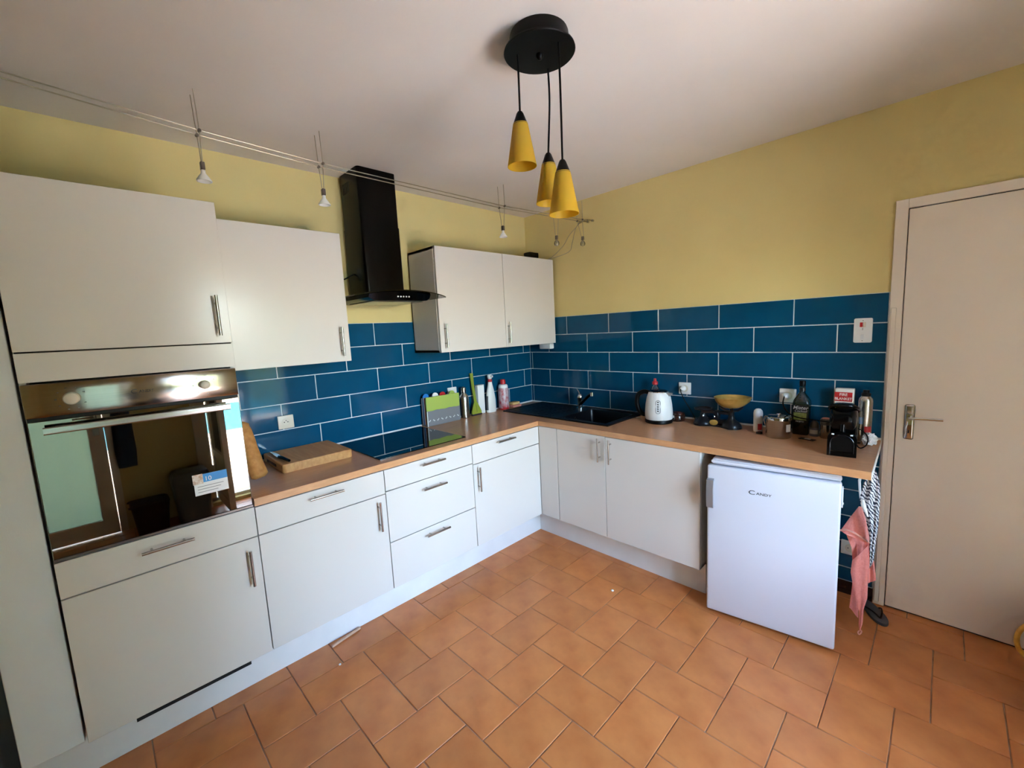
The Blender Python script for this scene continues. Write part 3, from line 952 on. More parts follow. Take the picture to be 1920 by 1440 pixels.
# ------------------------------------------------------------------ ceiling pendant
pc = (1.633, -1.640)
pd = thing('ceiling_pendant', (pc[0], pc[1], H), 'black ceiling pendant with three yellow glass cone shades', 'ceiling lamp')
ob('ceiling_cup', lathe(B(), [(0.096, 0), (0.098, -0.006), (0.096, -0.044)], (pc[0], pc[1], H - 0.0005), 40), 'black_satin', pd)
ob('canopy_disc', lathe(B(), [(0.100, -0.044), (0.118, -0.050), (0.1195, -0.055), (0.117, -0.0575), (0.0, -0.060)], (pc[0], pc[1], H), 48), 'black_satin', pd)
ob('centre_nut', lathe(B(), [(0.012, -0.060), (0.012, -0.068), (0.006, -0.076), (0, -0.078)], (pc[0], pc[1], H), 16), 'black_satin', pd)
for (x, y), (x2, y2), zc, zs in (((1.581, -1.693), (1.581, -1.693), 2.280, 2.104), ((1.596, -1.553), (1.588, -1.560), 2.177, 2.003), ((1.711, -1.636), (1.711, -1.636), 2.099, 1.925)):
    ob('cord', tube(B(), spline([(x, y, H - 0.058), (x + 0.003, y - 0.002, (H + zc) / 2), (x2, y2, zc - 0.01)], 6), 0.0035, 8), 'black_satin', pd)
    cp_ = ob('shade_cap', lathe(B(), [(0.0, 0.002), (0.008, 0.0), (0.012, -0.006), (0.026, -0.042), (0.0255, -0.0435), (0.0, -0.044)], (x2, y2, zc), 28), 'black_satin', pd)
    hz_ = zc - 0.038 - zs
    pr2 = [(0.025, -0.038), (0.0278, -0.038 - hz_ * 0.10), (0.0505, -0.038 - hz_), (0.0488, -0.038 - hz_), (0.0263, -0.038 - hz_ * 0.10), (0.0235, -0.040)]
    ob('glass_shade', lathe(B(), pr2, (x2, y2, zc), 36, cap=False), 'yellow_shade', pd)
    ob('bulb', lathe(B(), [(0.0, -0.13), (0.012, -0.127), (0.016, -0.112), (0.011, -0.09), (0.009, -0.05)], (x2, y2, zc), 18), 'bulb_white', pd)

# ------------------------------------------------------------------ low-voltage cable lighting
CX = 0.690
pts = [(-4.19, 2.372), (-2.916, 2.348), (-2.454, 2.316), (-2.019, 2.299), (-0.935, 2.297), (-0.417, 2.319), (-0.139, 2.329), (-0.05, 2.339)]
ct = thing('cable_track', (CX, -2.0, 2.3), 'pair of thin steel low-voltage cables strung below the ceiling', 'cable')
for dx in (-0.022, 0.022):
    dz = 0.0
    ob('cable', tube(B(), [(CX + dx, y, z + dz) for y, z in pts], 0.0022, 6), 'cable_steel', ct)
    ob('tensioner', tube(B(), [(CX + dx, -0.075, 2.336), (CX + dx, -0.05, 2.339), (CX + dx, 0.002, 2.341)], [0.004, 0.0055, 0.0045], 8), 'steel', ct)
    ob('wall_anchor', lathe(B(), [(0.0, 0.02), (0.008, 0.018), (0.008, 0)], (0, 0, 0), 12), 'steel', ct, local=True)
    a_ = ct.children[-1]
    a_.rotation_euler = (PI / 2, 0, 0)
    a_.location = Vector((CX + dx, 0.0035, 2.341)) - ct.location
spots = [(-2.454, 2.316, 2.452, 2.212, 'reflector', 0.0), (-2.019, 2.301, 2.429, 2.199, 'reflector', 0.0), (-0.935, 2.299, 2.421, 2.184, 'reflector', 0.0),
         (-0.417, 2.321, 2.44, 2.186, 'capsule', 0.0), (-0.139, 2.331, 2.46, 2.215, 'capsule', 0.03)]
slabels = ['white reflector spotlight on the cables nearest the oven column', 'white reflector spotlight on the cables left of the chimney hood',
           'white reflector spotlight on the cables above the two-door wall cabinet', 'clear glass bulb spotlight on the cables below the front yellow pendant shade',
           'clear glass bulb spotlight at the cable end next to the sink wall']
for (y, zc, ztop, zbot, kind, dy), lab in zip(spots, slabels):
    s = thing('cable_spotlight', (CX, y, zbot), lab, 'spotlight', 'spotlights on the ceiling cables')
    for dx in (-1, 1):
        ob('rod', tube(B(), [(CX + dx * 0.026, y - 0.004, ztop), (CX + dx * 0.024, y, zc), (CX + dx * 0.009, y + dy, zbot)], 0.0016, 6), 'cable_steel', s)
        ob('clamp', cyl(B(), (CX + dx * 0.024 - 0.005, y, zc - 0.002), (CX + dx * 0.024 + 0.005, y, zc - 0.002), 0.006, n=10), 'steel_dark', s)
    yb = y + dy
    ob('bulb_holder', box(B(), CX - 0.010, CX + 0.010, yb - 0.007, yb + 0.007, zbot - 0.026, zbot + 0.002, 0.002), 'steel_dark', s)
    if kind == 'reflector':
        ob('reflector_bulb', lathe(B(), [(0.007, 0), (0.008, -0.012), (0.014, -0.020), (0.0245, -0.036), (0.0250, -0.040), (0.022, -0.040), (0.012, -0.026), (0.004, -0.022)], (CX, yb, zbot - 0.026), 24), 'bulb_white', s)
    else:
        ob('bulb', lathe(B(), [(0.006, 0), (0.007, -0.008), (0.016, -0.018), (0.019, -0.030), (0.015, -0.042), (0.0, -0.048)], (CX, yb, zbot - 0.022), 20), 'bulb_glass', s)
        ob('filament', cyl(B(), (CX, yb, zbot - 0.030), (CX, yb, zbot - 0.052), 0.003, n=8), 'chrome', s)

# transformer on the wall cabinet and its two wires
tr = thing('transformer', (0.20, -0.15, 2.106), 'small black transformer lying on the two-door wall cabinet', 'transformer')
ob('case', box(B(), 0.165, 0.235, -0.205, -0.095, 2.1065, 2.172, 0.008, 2), 'black_satin', tr)
for k, (a, b) in enumerate((((0.44, -0.04, 2.19), (0.53, -0.06, 2.262)), ((0.50, -0.04, 2.14), (0.555, -0.06, 2.20)))):
    ob('wire', tube(B(), spline([(0.235, -0.14 + 0.02 * k, 2.112), (0.31, -0.06, 2.112), a, b, (0.62, -0.09, 2.30), (CX - 0.022 + 0.044 * k, -0.11, 2.331)], 6), 0.002, 6), 'cable_steel', tr)

# ------------------------------------------------------------------ things on the hob worktop
Z0 = ZT + 0.0006
# baguette leaning in the corner by the oven column
pts = spline([(0.425, -2.340, Z0 + 0.038), (0.40, -2.352, Z0 + 0.11), (0.372, -2.362, Z0 + 0.19), (0.345, -2.371, Z0 + 0.272)], 6)
n = len(pts)
bm = tube(B(), [pts[0] + (pts[0] - pts[1]) * 0.8] + pts + [pts[-1] + (pts[-1] - pts[-2]) * 1.1], [0.022] + [0.0365 - 0.0008 * i / n - (0.004 if i > n - 3 else 0) + 0.0006 * math.sin(i * 1.1) for i in range(n)] + [0.014], 20)
bmesh.ops.recalc_face_normals(bm, faces=bm.faces)
bg = ob('baguette', bm, 'baguette_crust', label='golden baguette standing upright against the side of the oven column', cat='bread', loc=(0.425, -2.340, Z0), angle=80)

# chopping board with a knife
cb = thing('chopping_board', (0.19, -2.04, Z0), 'thick square wooden chopping board lying on the worktop', 'chopping board')
bm = prism(B(), rrect(0.018, 0.362, -2.222, -1.866, 0.016, 4), 'z', Z0, Z0 + 0.044)
bmesh.ops.bevel(bm, geom=[e for e in bm.edges if abs(e.verts[0].co.z - e.verts[1].co.z) < 1e-5], offset=0.003, segments=2, affect='EDGES')
ob('board', bm, 'board_wood', cb)
ob('finger_slot', prism(B(), rrect(0.09, 0.25, -2.2235, -2.2215, 0.0009, 2), 'z', Z0 + 0.014, Z0 + 0.028), 'brown_gloss', cb)
kf = thing('kitchen_knife', (0.24, -2.19, Z0 + 0.045), 'kitchen knife with black handle lying on the chopping board', 'knife')
kz = Z0 + 0.0445
bm = tube(B(), [(0.215, -2.196, kz + 0.009), (0.25, -2.190, kz + 0.011), (0.30, -2.186, kz + 0.010), (0.335, -2.182, kz + 0.009)], [0.008, 0.0085, 0.008, 0.007], 10)
ob('knife_handle', bm, 'black_gloss', kf)
ob('blade', prism(B(), [(0.04, -2.1945), (0.215, -2.203), (0.215, -2.179), (0.12, -2.178), (0.07, -2.184)], 'z', kz + 0.007, kz + 0.0085), 'chrome', kf)

# colour-coded board set in its grey stand
bs = thing('chopping_board_set', (0.06, -1.04, Z0), 'lime and grey set of thin chopping boards in a stand behind the hob', 'chopping boards')
y0, y1 = -1.192, -0.899
ob('stand_back', box(B(), 0.020, 0.030, y0, y1, Z0, Z0 + 0.20, 0.002), 'grey_plastic', bs)
ob('stand_base', box(B(), 0.020, 0.088, y0, y1, Z0, Z0 + 0.010, 0.002), 'grey_plastic', bs)
for k, (m_, yc, lab) in enumerate((('blue_plastic', -1.162, 'blue board tab'), ('paper_white', -1.088, 'white board tab'), ('red_plastic', -1.031, 'red board tab'), ('lime_plastic', -0.955, 'lime board tab'))):
    x = 0.036 + k * 0.011
    poly = [(y0 + 0.004, Z0 + 0.011), (y1 - 0.004, Z0 + 0.011), (y1 - 0.004, Z0 + 0.205)]
    poly += [(yc + 0.026 * math.cos(t * PI / 10), Z0 + 0.205 + 0.026 * math.sin(t * PI / 10)) for t in range(11)]
    poly += [(y0 + 0.004, Z0 + 0.205)]
    ob('board', prism(B(), poly, 'x', x, x + 0.006), m_, bs, lab)
def wave(y):
    t = (y - y0) / (y1 - y0)
    return Z0 + 0.104 + 0.006 * math.cos(t * 2 * PI * 2.6 + 0.6) + 0.010 * abs(math.sin(t * PI * 2.6 + 0.2))
ys = [y0 + (y1 - y0) * k / 30 for k in range(31)]
ob('front_cover', prism(B(), [(y0, Z0 + 0.010)] + [(y1, Z0 + 0.010)] + [(y, wave(y)) for y in reversed(ys)], 'x', 0.0805, 0.088), 'grey_plastic', bs)
ob('front_board', prism(B(), [(y, wave(y) + 0.0003) for y in ys] + [(y1, Z0 + 0.207), (y0, Z0 + 0.210)], 'x', 0.0805, 0.0865), 'lime_plastic', bs)
ob('side_strip', box(B(), 0.088, 0.0915, y0 - 0.002, y0 + 0.004, Z0, Z0 + 0.11), 'white_plastic', bs)
bm = B()
for k in range(8):
    yc = -1.172 + k * 0.0358
    for q in range(2):
        box(bm, 0.0881, 0.0887, yc - 0.007 + q * 0.008, yc - 0.001 + q * 0.008, Z0 + 0.032 + (k + q) % 2 * 0.006, Z0 + 0.040 + (k + q) % 2 * 0.006)
ob('food_symbols', bm, 'paper_white', bs, smooth=False)

# steel flask, spatula, white box, spray bottle, can, sponges
fl = thing('steel_flask', (0.052, -0.828, Z0), 'brushed steel drinks flask next to the lime board set', 'flask')
ob('flask_body', lathe(B(), [(0.033, 0), (0.037, 0.003), (0.037, 0.150), (0.033, 0.172), (0.018, 0.188), (0.017, 0.196)], (0.052, -0.828, Z0)), 'steel', fl)
ob('flask_lid', lathe(B(), [(0.0175, 0.196), (0.0195, 0.198), (0.0195, 0.232), (0.016, 0.236), (0, 0.236)], (0.052, -0.828, Z0)), 'steel', fl)
ob('lid_loop', tube(B(), [(0.052, -0.828 + 0.019 * math.cos(t * PI / 8), Z0 + 0.214 + 0.026 * math.sin(t * PI / 8)) for t in range(9)], 0.003, 6), 'steel_dark', fl)

sp = thing('spatula', (0.05, -0.722, Z0), 'olive green silicone spatula standing head down against the tiles', 'spatula')
def tiltx(z): return 0.062 - 0.045 * (z - Z0) / 0.33
poly = [(-0.763, 0.012), (-0.668, 0.012), (-0.667, 0.03), (-0.690, 0.085), (-0.702, 0.105), (-0.706, 0.22), (-0.700, 0.33), (-0.728, 0.332), (-0.728, 0.22), (-0.726, 0.105), (-0.738, 0.085), (-0.764, 0.03)]
bm = B()
rings(bm, [[(tiltx(Z0 + z) + o_, y, Z0 + z) for y, z in poly] for o_ in (-0.004, 0.005)])
ob('handle_and_blade', bm, 'olive_green', sp)
ob('scraper_edge', box(B(), 0.055, 0.070, -0.766, -0.665, Z0, Z0 + 0.0118, 0.003), 'dark_plum', sp)
bm = B()
for k in range(6):
    z = Z0 + 0.026 + k * 0.012
    box(bm, tiltx(z) + 0.0045, tiltx(z) + 0.0060, -0.7165, -0.7125, z, z + 0.005)
ob('drain_slots', bm, 'dark_plum', sp, smooth=False)

bx_ = thing('tall_white_carton', (0.032, -0.648, Z0), 'plain tall white carton between spatula and spray bottle', 'carton')
bm = box(B(), 0.0125, 0.050, -0.682, -0.614, Z0, Z0 + 0.226, 0.003)
ob('carton', bm, 'paper_white', bx_)
ob('lid_flap', box(B(), 0.0120, 0.0505, -0.6825, -0.6135, Z0 + 0.2262, Z0 + 0.232, 0.001), 'white_plastic', bx_)

sb = thing('spray_bottle', (0.058, -0.558, Z0), 'white cleaning spray bottle with a red collar', 'bottle')
rs_ = []
for w, d, z in ((0.046, 0.026, 0), (0.048, 0.028, 0.01), (0.047, 0.028, 0.10), (0.034, 0.024, 0.175), (0.020, 0.018, 0.225), (0.016, 0.016, 0.247)):
    rs_.append([(0.058 + d * math.cos(2 * PI * k / 24), -0.558 + w * math.sin(2 * PI * k / 24), Z0 + z) for k in range(24)])
ob('bottle', rings(B(), rs_), 'white_plastic', sb)
ob('collar', lathe(B(), [(0.018, 0.247), (0.0185, 0.249), (0.0185, 0.266), (0.017, 0.268)], (0.058, -0.558, Z0)), 'red_plastic', sb)
bm = lathe(B(), [(0.012, 0.268), (0.018, 0.276), (0.020, 0.290), (0.016, 0.305), (0.0, 0.309)], (0.058, -0.558, Z0))
box(bm, 0.058, 0.095, -0.566, -0.550, Z0 + 0.284, Z0 + 0.300, 0.003)
ob('spray_head', bm, 'white_plastic', sb)
rs_ = []
for w, d, z in ((0.0484, 0.0284, 0.02), (0.0476, 0.0284, 0.10), (0.043, 0.027, 0.135)):
    rs_.append([(0.058 + d * math.cos(a), -0.558 + w * math.sin(a), Z0 + z) for a in [(-1.85 + 0.8 * k / 6) for k in range(7)]])
ob('label_print', rings(B(), rs_, False, False, False), 'sandal_grey', sb)

ca = thing('cleaner_can', (0.058, -0.415, Z0), 'red and white printed cleaner bottle with a red cap', 'bottle')
ob('can', lathe(B(), [(0.041, 0), (0.044, 0.004), (0.044, 0.012)], (0.058, -0.415, Z0)), 'red_plastic', ca)
ob('printed_sleeve', lathe(B(), [(0.044, 0.012), (0.0445, 0.016), (0.0445, 0.165), (0.040, 0.180)], (0.058, -0.415, Z0)), 'can_print', ca)
ob('shoulder', lathe(B(), [(0.040, 0.180), (0.040, 0.196), (0.034, 0.207), (0.020, 0.211)], (0.058, -0.415, Z0)), 'paper_white', ca)
ob('cap', lathe(B(), [(0.021, 0.211), (0.023, 0.213), (0.022, 0.246), (0.018, 0.250), (0, 0.250)], (0.058, -0.415, Z0)), 'red_plastic', ca)

ob('sponge', box(B(), 0.030, 0.100, -0.345, -0.245, Z0, Z0 + 0.020, 0.004, 2), 'sponge_pink', label='pink scouring sponge lying flat in the corner', cat='sponge', loc=(0.065, -0.295, Z0))
ob('sponge', box(B(), 0.028, 0.090, -0.335, -0.255, Z0 + 0.0206, Z0 + 0.042, 0.005, 2), 'sponge_yellow', label='yellow sponge on top of the pink one', cat='sponge', loc=(0.059, -0.295, Z0 + 0.0206))

# ------------------------------------------------------------------ things on the sink worktop
kt = thing('electric_kettle', (1.330, -0.205, Z0), 'white electric kettle with black handle and water gauge', 'kettle')
kc = (1.330, -0.205, Z0)
ob('power_base', lathe(B(), [(0.084, 0), (0.0875, 0.004), (0.0875, 0.020), (0.085, 0.024)], kc, 36), 'black_satin', kt)
ob('kettle_body', lathe(B(), [(0.084, 0.0245), (0.0870, 0.032), (0.0872, 0.07), (0.0835, 0.12), (0.0755, 0.165), (0.064, 0.198), (0.058, 0.205)], kc, 40), 'white_plastic', kt)
ob('kettle_lid', lathe(B(), [(0.058, 0.205), (0.057, 0.209), (0.045, 0.214), (0.0, 0.216)], kc, 36), 'black_gloss', kt)
ob('lid_ring', lathe(B(), [(0.0585, 0.200), (0.0605, 0.203), (0.0585, 0.207), (0.0565, 0.206)], kc, 36), 'chrome', kt)
ha = spline([(1.276, -0.212, Z0 + 0.190), (1.235, -0.218, Z0 + 0.200), (1.196, -0.224, Z0 + 0.180), (1.184, -0.226, Z0 + 0.135), (1.192, -0.225, Z0 + 0.085), (1.215, -0.221, Z0 + 0.050), (1.252, -0.216, Z0 + 0.042)], 6)
ob('kettle_handle', tube(B(), ha, 0.0150, 12), 'black_satin', kt)
bm = B()
rings(bm, [[(1.380, -0.228, Z0 + 0.202), (1.380, -0.182, Z0 + 0.202), (1.388, -0.205, Z0 + 0.165)], [(1.425, -0.211, Z0 + 0.199), (1.425, -0.199, Z0 + 0.199), (1.421, -0.205, Z0 + 0.189)]])
ob('spout', bm, 'grey_metal', kt)
bm = B()
def on_kettle(dx, z):       # point on the front of the body
    R = 0.0874 if z < 0.07 else (0.0874 - (z - 0.07) * 0.074 - max(0.0, z - 0.12) * 0.10)
    a = -PI / 2 + dx / R + 0.41
    return Vector((kc[0] + (R + 0.0008) * math.cos(a), kc[1] + (R + 0.0008) * math.sin(a), Z0 + z))
fr_ = rrect(-0.016, 0.016, 0.070, 0.158, 0.0155, 6)
vs_ = [bm.verts.new(on_kettle(x, z)) for x, z in fr_]
bm.faces.new(vs_)
ob('gauge_frame', bm, 'grey_metal', kt)
bm = B()
bm.faces.new([bm.verts.new(on_kettle(x, z) + Vector((0.0006, -0.0011, 0))) for x, z in rrect(-0.012, 0.012, 0.074, 0.154, 0.0115, 6)])
ob('gauge_window', bm, 'white_plastic', kt)
bm = B()
for k in range(5):
    c = on_kettle(0, 0.086 + k * 0.014) + Vector((0.0008, -0.003, 0))
    box(bm, c.x - 0.005, c.x + 0.006, c.y - 0.0012, c.y, c.z, c.z + 0.006)
ob('gauge_marks', bm, 'dark_print', kt, smooth=False)

ds = thing('dish_soap_bottle', (1.232, -0.060, Z0), 'clear washing-up liquid bottle with a red cap behind the kettle', 'bottle')
ob('bottle', lathe(B(), [(0.036, 0), (0.038, 0.006), (0.038, 0.14), (0.034, 0.19), (0.016, 0.222), (0.012, 0.226)], (1.232, -0.060, Z0), sy=0.75), 'clear_plastic', ds)
ob('liquid', lathe(B(), [(0.034, 0.004), (0.036, 0.008), (0.036, 0.10), (0.0, 0.101)], (1.232, -0.060, Z0), sy=0.75), 'paper_white', ds)
ob('cap', lathe(B(), [(0.019, 0.228), (0.019, 0.246), (0.010, 0.252), (0.009, 0.268), (0.0, 0.272)], (1.232, -0.060, Z0)), 'red_plastic', ds)

bj = thing('brown_jar', (1.408, -0.100, Z0), 'low dark brown lidded jar with a metal clasp right of the kettle', 'jar')
ob('jar', lathe(B(), [(0.046, 0), (0.049, 0.004), (0.049, 0.036), (0.046, 0.040)], (1.408, -0.100, Z0), 32), 'brown_gloss', bj)
ob('jar_lid', lathe(B(), [(0.046, 0.0402), (0.048, 0.043), (0.044, 0.054), (0.025, 0.061), (0.0, 0.063)], (1.408, -0.100, Z0), 32), 'brown_gloss', bj)
ob('clasp', box(B(), 1.402, 1.411, -0.153, -0.1485, Z0 + 0.010, Z0 + 0.042, 0.001), 'chrome', bj)
for k, (x, y) in enumerate(((1.150, -0.165), (1.163, -0.160))):
    ob('stopper', lathe(B(), [(0.008, 0), (0.008, 0.004), (0.0, 0.0045)], (x, y, Z0), 14), 'white_plastic',
       label=('small white stopper lying left of the kettle, nearer the sink', 'small white stopper lying left of the kettle, nearer the kettle')[k], cat='stopper', loc=(x, y, Z0))

# balance scale
bsx = thing('balance_scale', (1.67, -0.125, Z0), 'black cast-iron kitchen balance scale with a brass bowl', 'scale')
L_, R_ = (1.588, -0.128), (1.758, -0.135)
bm = B()
poly = []
for k in range(13): poly.append((R_[0] + 0.058 * math.cos(-PI / 2 + k * PI / 12), R_[1] + 0.056 * math.sin(-PI / 2 + k * PI / 12)))
poly += [(1.70, -0.108), (1.645, -0.104)]
for k in range(13): poly.append((L_[0] + 0.058 * math.cos(PI / 2 + k * PI / 12), L_[1] + 0.056 * math.sin(PI / 2 + k * PI / 12)))
poly += [(1.645, -0.152), (1.70, -0.156)]
prism(bm, poly, 'z', Z0, Z0 + 0.012)
for c in (L_, R_):
    lathe(bm, [(0.055, 0.0121), (0.053, 0.022), (0.040, 0.038), (0.024, 0.048), (0.018, 0.06), (0.017, 0.075)], (c[0], c[1], Z0))
ob('cast_base', bm, 'iron_black', bsx)
bm = box(B(), 1.585, 1.765, -0.140, -0.128, Z0 + 0.078, Z0 + 0.096, 0.003)
box(bm, 1.585, 1.765, -0.118, -0.106, Z0 + 0.078, Z0 + 0.096, 0.003)
box(bm, 1.655, 1.685, -0.142, -0.104, Z0 + 0.040, Z0 + 0.098, 0.005)
box(bm, 1.60, 1.745, -0.136, -0.110, Z0 + 0.012, Z0 + 0.044, 0.004)
ob('beam', bm, 'iron_black', bsx)
bm = lathe(B(), [(0.012, 0.076), (0.014, 0.092), (0.050, 0.098), (0.056, 0.104), (0.054, 0.107), (0.048, 0.102), (0.0, 0.101)], (L_[0], L_[1], Z0), 8)
ob('weight_plate', bm, 'iron_black', bsx)
bm = lathe(B(), [(0.014, 0.076), (0.016, 0.098), (0.03, 0.104)], (R_[0], R_[1], Z0))
for k in range(4):
    a = k * PI / 2 + 0.4
    tube(bm, [(R_[0], R_[1], Z0 + 0.101), (R_[0] + 0.035 * math.cos(a), R_[1] + 0.035 * math.sin(a), Z0 + 0.108), (R_[0] + 0.062 * math.cos(a), R_[1] + 0.062 * math.sin(a), Z0 + 0.128)], [0.009, 0.007, 0.005], 8)
ob('bowl_carrier', bm, 'iron_black', bsx)
bm = B()
rs_ = []
for r, z in ((0.012, 0.1235), (0.045, 0.127), (0.070, 0.142), (0.088, 0.164), (0.094, 0.185), (0.097, 0.188), (0.095, 0.190), (0.091, 0.186), (0.085, 0.166), (0.066, 0.146), (0.042, 0.1305), (0.010, 0.1275)):
    ring = []
    for k in range(40):
        a = 2 * PI * k / 40
        sp2 = 1 + 0.16 * max(0.0, math.cos(a)) ** 8 * (r / 0.094) ** 4
        ring.append((1.757 + r * sp2 * math.cos(a), R_[1] + r * math.sin(a), Z0 + z + 0.004 * max(0.0, math.cos(a)) ** 8 * (r / 0.094) ** 4))
    rs_.append(ring)
rings(bm, rs_)
ob('brass_bowl', bm, 'brass', bsx)
bm = lathe(B(), [(0.0, 0), (0.018, 0.0005), (0.020, 0.003), (0.016, 0.0045), (0.0, 0.005)], n=28, sx=1.25, sy=0.85)
bmesh.ops.transform(bm, matrix=Matrix.Translation((1.662, -0.1525, Z0 + 0.026)) @ Matrix.Rotation(PI / 2 - 0.35, 4, 'X'), verts=bm.verts)
ob('badge', bm, 'brass', bsx)
for x in (1.60, 1.668):
    ob('pivot_pin', lathe(B(), [(0.004, 0), (0.005, 0.006), (0.003, 0.012), (0, 0.013)], (x, -0.160, Z0 + 0.058), 10), 'chrome', bsx)

# white roll-on bottle, steel canister
tb = thing('roll_on_bottle', (1.902, -0.135, Z0), 'small white bottle with a domed cap and red label patch', 'bottle')
ob('bottle', lathe(B(), [(0.022, 0), (0.0235, 0.003), (0.0235, 0.092)], (1.902, -0.135, Z0)), 'white_plastic', tb)
ob('domed_cap', lathe(B(), [(0.024, 0.0925), (0.024, 0.108), (0.021, 0.122), (0.013, 0.131), (0, 0.134)], (1.902, -0.135, Z0)), 'grey_white_paint', tb)
def patch(c, R, a0, a1, z0, z1, k=6):
    return rings(B(), [[(c[0] + R * math.cos(a0 + (a1 - a0) * i / k), c[1] + R * math.sin(a0 + (a1 - a0) * i / k), z) for i in range(k + 1)] for z in (z0, z1)], False, False, False)
ob('red_label', patch((1.902, -0.135), 0.0238, -1.35, -0.3, Z0 + 0.012, Z0 + 0.048), 'red_plastic', tb)
ob('stopper', lathe(B(), [(0.016, 0), (0.017, 0.003), (0.015, 0.010), (0, 0.011)], (1.925, -0.190, Z0), 18), 'brown_gloss',
   label='dark brown bottle stopper lying in front of the roll-on bottle', cat='stopper', loc=(1.925, -0.190, Z0))

cn = thing('steel_canister', (2.022, -0.205, Z0), 'polished steel canister with lid and small white label', 'canister')
ob('canister', lathe(B(), [(0.058, 0), (0.060, 0.003), (0.060, 0.094), (0.061, 0.096)], (2.022, -0.205, Z0), 40), 'steel', cn)
ob('canister_lid', lathe(B(), [(0.0615, 0.0965), (0.062, 0.100), (0.060, 0.112), (0.055, 0.116), (0.0, 0.1165)], (2.022, -0.205, Z0), 40), 'chrome', cn)
ob('lid_knob', lathe(B(), [(0.006, 0.1165), (0.006, 0.122), (0.012, 0.126), (0.010, 0.130), (0, 0.131)], (2.022, -0.205, Z0), 20), 'chrome', cn)
ob('white_label', patch((2.022, -0.205), 0.0604, -0.72, -0.20, Z0 + 0.038, Z0 + 0.078), 'paper_white', cn)
ob('clip', tube(B(), [(1.9600, -0.212, Z0 + 0.060), (1.953, -0.214, Z0 + 0.085), (1.955, -0.214, Z0 + 0.106), (1.962, -0.213, Z0 + 0.112)], 0.003, 8), 'steel', cn)

# cocktail bottle
mb = thing('cocktail_bottle', (2.100, -0.068, Z0), 'square-shouldered green cocktail mixer bottle with black label and cap', 'bottle')
bc = (2.100, -0.068, Z0)
def rr_ring(w, d, z, r):
    return [(bc[0] + x, bc[1] + y, Z0 + z) for x, y in rrect(-w, w, -d, d, r, 4)]
bm = rings(B(), [rr_ring(0.036, 0.034, 0, 0.012), rr_ring(0.039, 0.037, 0.006, 0.012), rr_ring(0.039, 0.037, 0.170, 0.012), rr_ring(0.036, 0.034, 0.190, 0.014), rr_ring(0.024, 0.023, 0.214, 0.014), rr_ring(0.014, 0.014, 0.232, 0.0135), rr_ring(0.0125, 0.0125, 0.268, 0.012)])
ob('glass_bottle', bm, 'bottle_glass', mb)
ob('drink', rings(B(), [rr_ring(0.036, 0.034, 0.004, 0.012), rr_ring(0.037, 0.035, 0.010, 0.012), rr_ring(0.037, 0.035, 0.160, 0.012)]), 'green_liquid', mb)
ob('bottle_cap', lathe(B(), [(0.0145, 0.268), (0.0150, 0.270), (0.0150, 0.294), (0.013, 0.297), (0, 0.297)], bc, 24), 'black_satin', mb)
ob('neck_band', lathe(B(), [(0.0135, 0.240), (0.0155, 0.242), (0.0148, 0.258), (0.0130, 0.260)], bc, 24), 'label_black', mb)
yl = bc[1] - 0.0372
lb = ob('label', box(B(), bc[0] - 0.0375, bc[0] + 0.0375, yl - 0.0006, yl, Z0 + 0.066, Z0 + 0.166), 'label_black', mb, smooth=False)
ob('fruit_print', box(B(), bc[0] - 0.030, bc[0] + 0.030, yl - 0.0010, yl - 0.0004, Z0 + 0.084, Z0 + 0.124), 'mojito_print', lb, smooth=False)
ob('label_lettering', text_bm('Mister', 0.027, face_y(bc[0], yl - 0.0009, Z0 + 0.151), shear=0.25, bold=0.0002), 'paper_white', lb, smooth=False)
ob('label_lettering', text_bm('Cocktail', 0.017, face_y(bc[0] + 0.002, yl - 0.0009, Z0 + 0.133), shear=0.25), 'paper_white', lb, smooth=False)
ob('label_lettering', text_bm('MOJITO', 0.011, face_y(bc[0], yl - 0.0009, Z0 + 0.075)), 'paper_white', lb, smooth=False)

j1 = thing('spice_jar', (2.164, -0.085, Z0), 'small glass spice jar with a grey domed lid and pale label', 'jar')
ob('jar', lathe(B(), [(0.022, 0), (0.0235, 0.003), (0.0235, 0.046)], (2.164, -0.085, Z0)), 'grey_plastic', j1)
ob('domed_lid', lathe(B(), [(0.0215, 0.0462), (0.0215, 0.058), (0.017, 0.074), (0.008, 0.082), (0, 0.083)], (2.164, -0.085, Z0)), 'steel_dark', j1)
ob('label', patch((2.164, -0.085), 0.0238, -2.4, -0.7, Z0 + 0.014, Z0 + 0.036, 8), 'cream_plastic', j1)
j2 = thing('steel_shaker', (2.218, -0.105, Z0), 'small steel shaker with a reddish top beside the coffee machine', 'shaker')
ob('shaker_body', lathe(B(), [(0.024, 0), (0.0255, 0.003), (0.0255, 0.072)], (2.218, -0.105, Z0)), 'steel', j2)
ob('shaker_top', lathe(B(), [(0.026, 0.0722), (0.026, 0.096), (0.023, 0.103), (0, 0.104)], (2.218, -0.105, Z0)), 'steel_dark', j2)
ob('red_seal', lathe(B(), [(0.020, 0.1041), (0.018, 0.107), (0, 0.107)], (2.218, -0.105, Z0)), 'sponge_pink', j2)

bm = box(B(), -0.036, 0.036, -0.016, 0.016, 0, 0.003)
cdx = thing('key_card', (2.152, -0.190, Z0), 'small black card with a white square lying on the worktop', 'card', rz=-0.25)
ob('card', bm, 'black_satin', cdx, smooth=False, local=True)
ob('white_square', box(B(), -0.012, 0.016, -0.010, 0.010, 0.0031, 0.0037), 'paper_white', cdx, smooth=False, local=True)

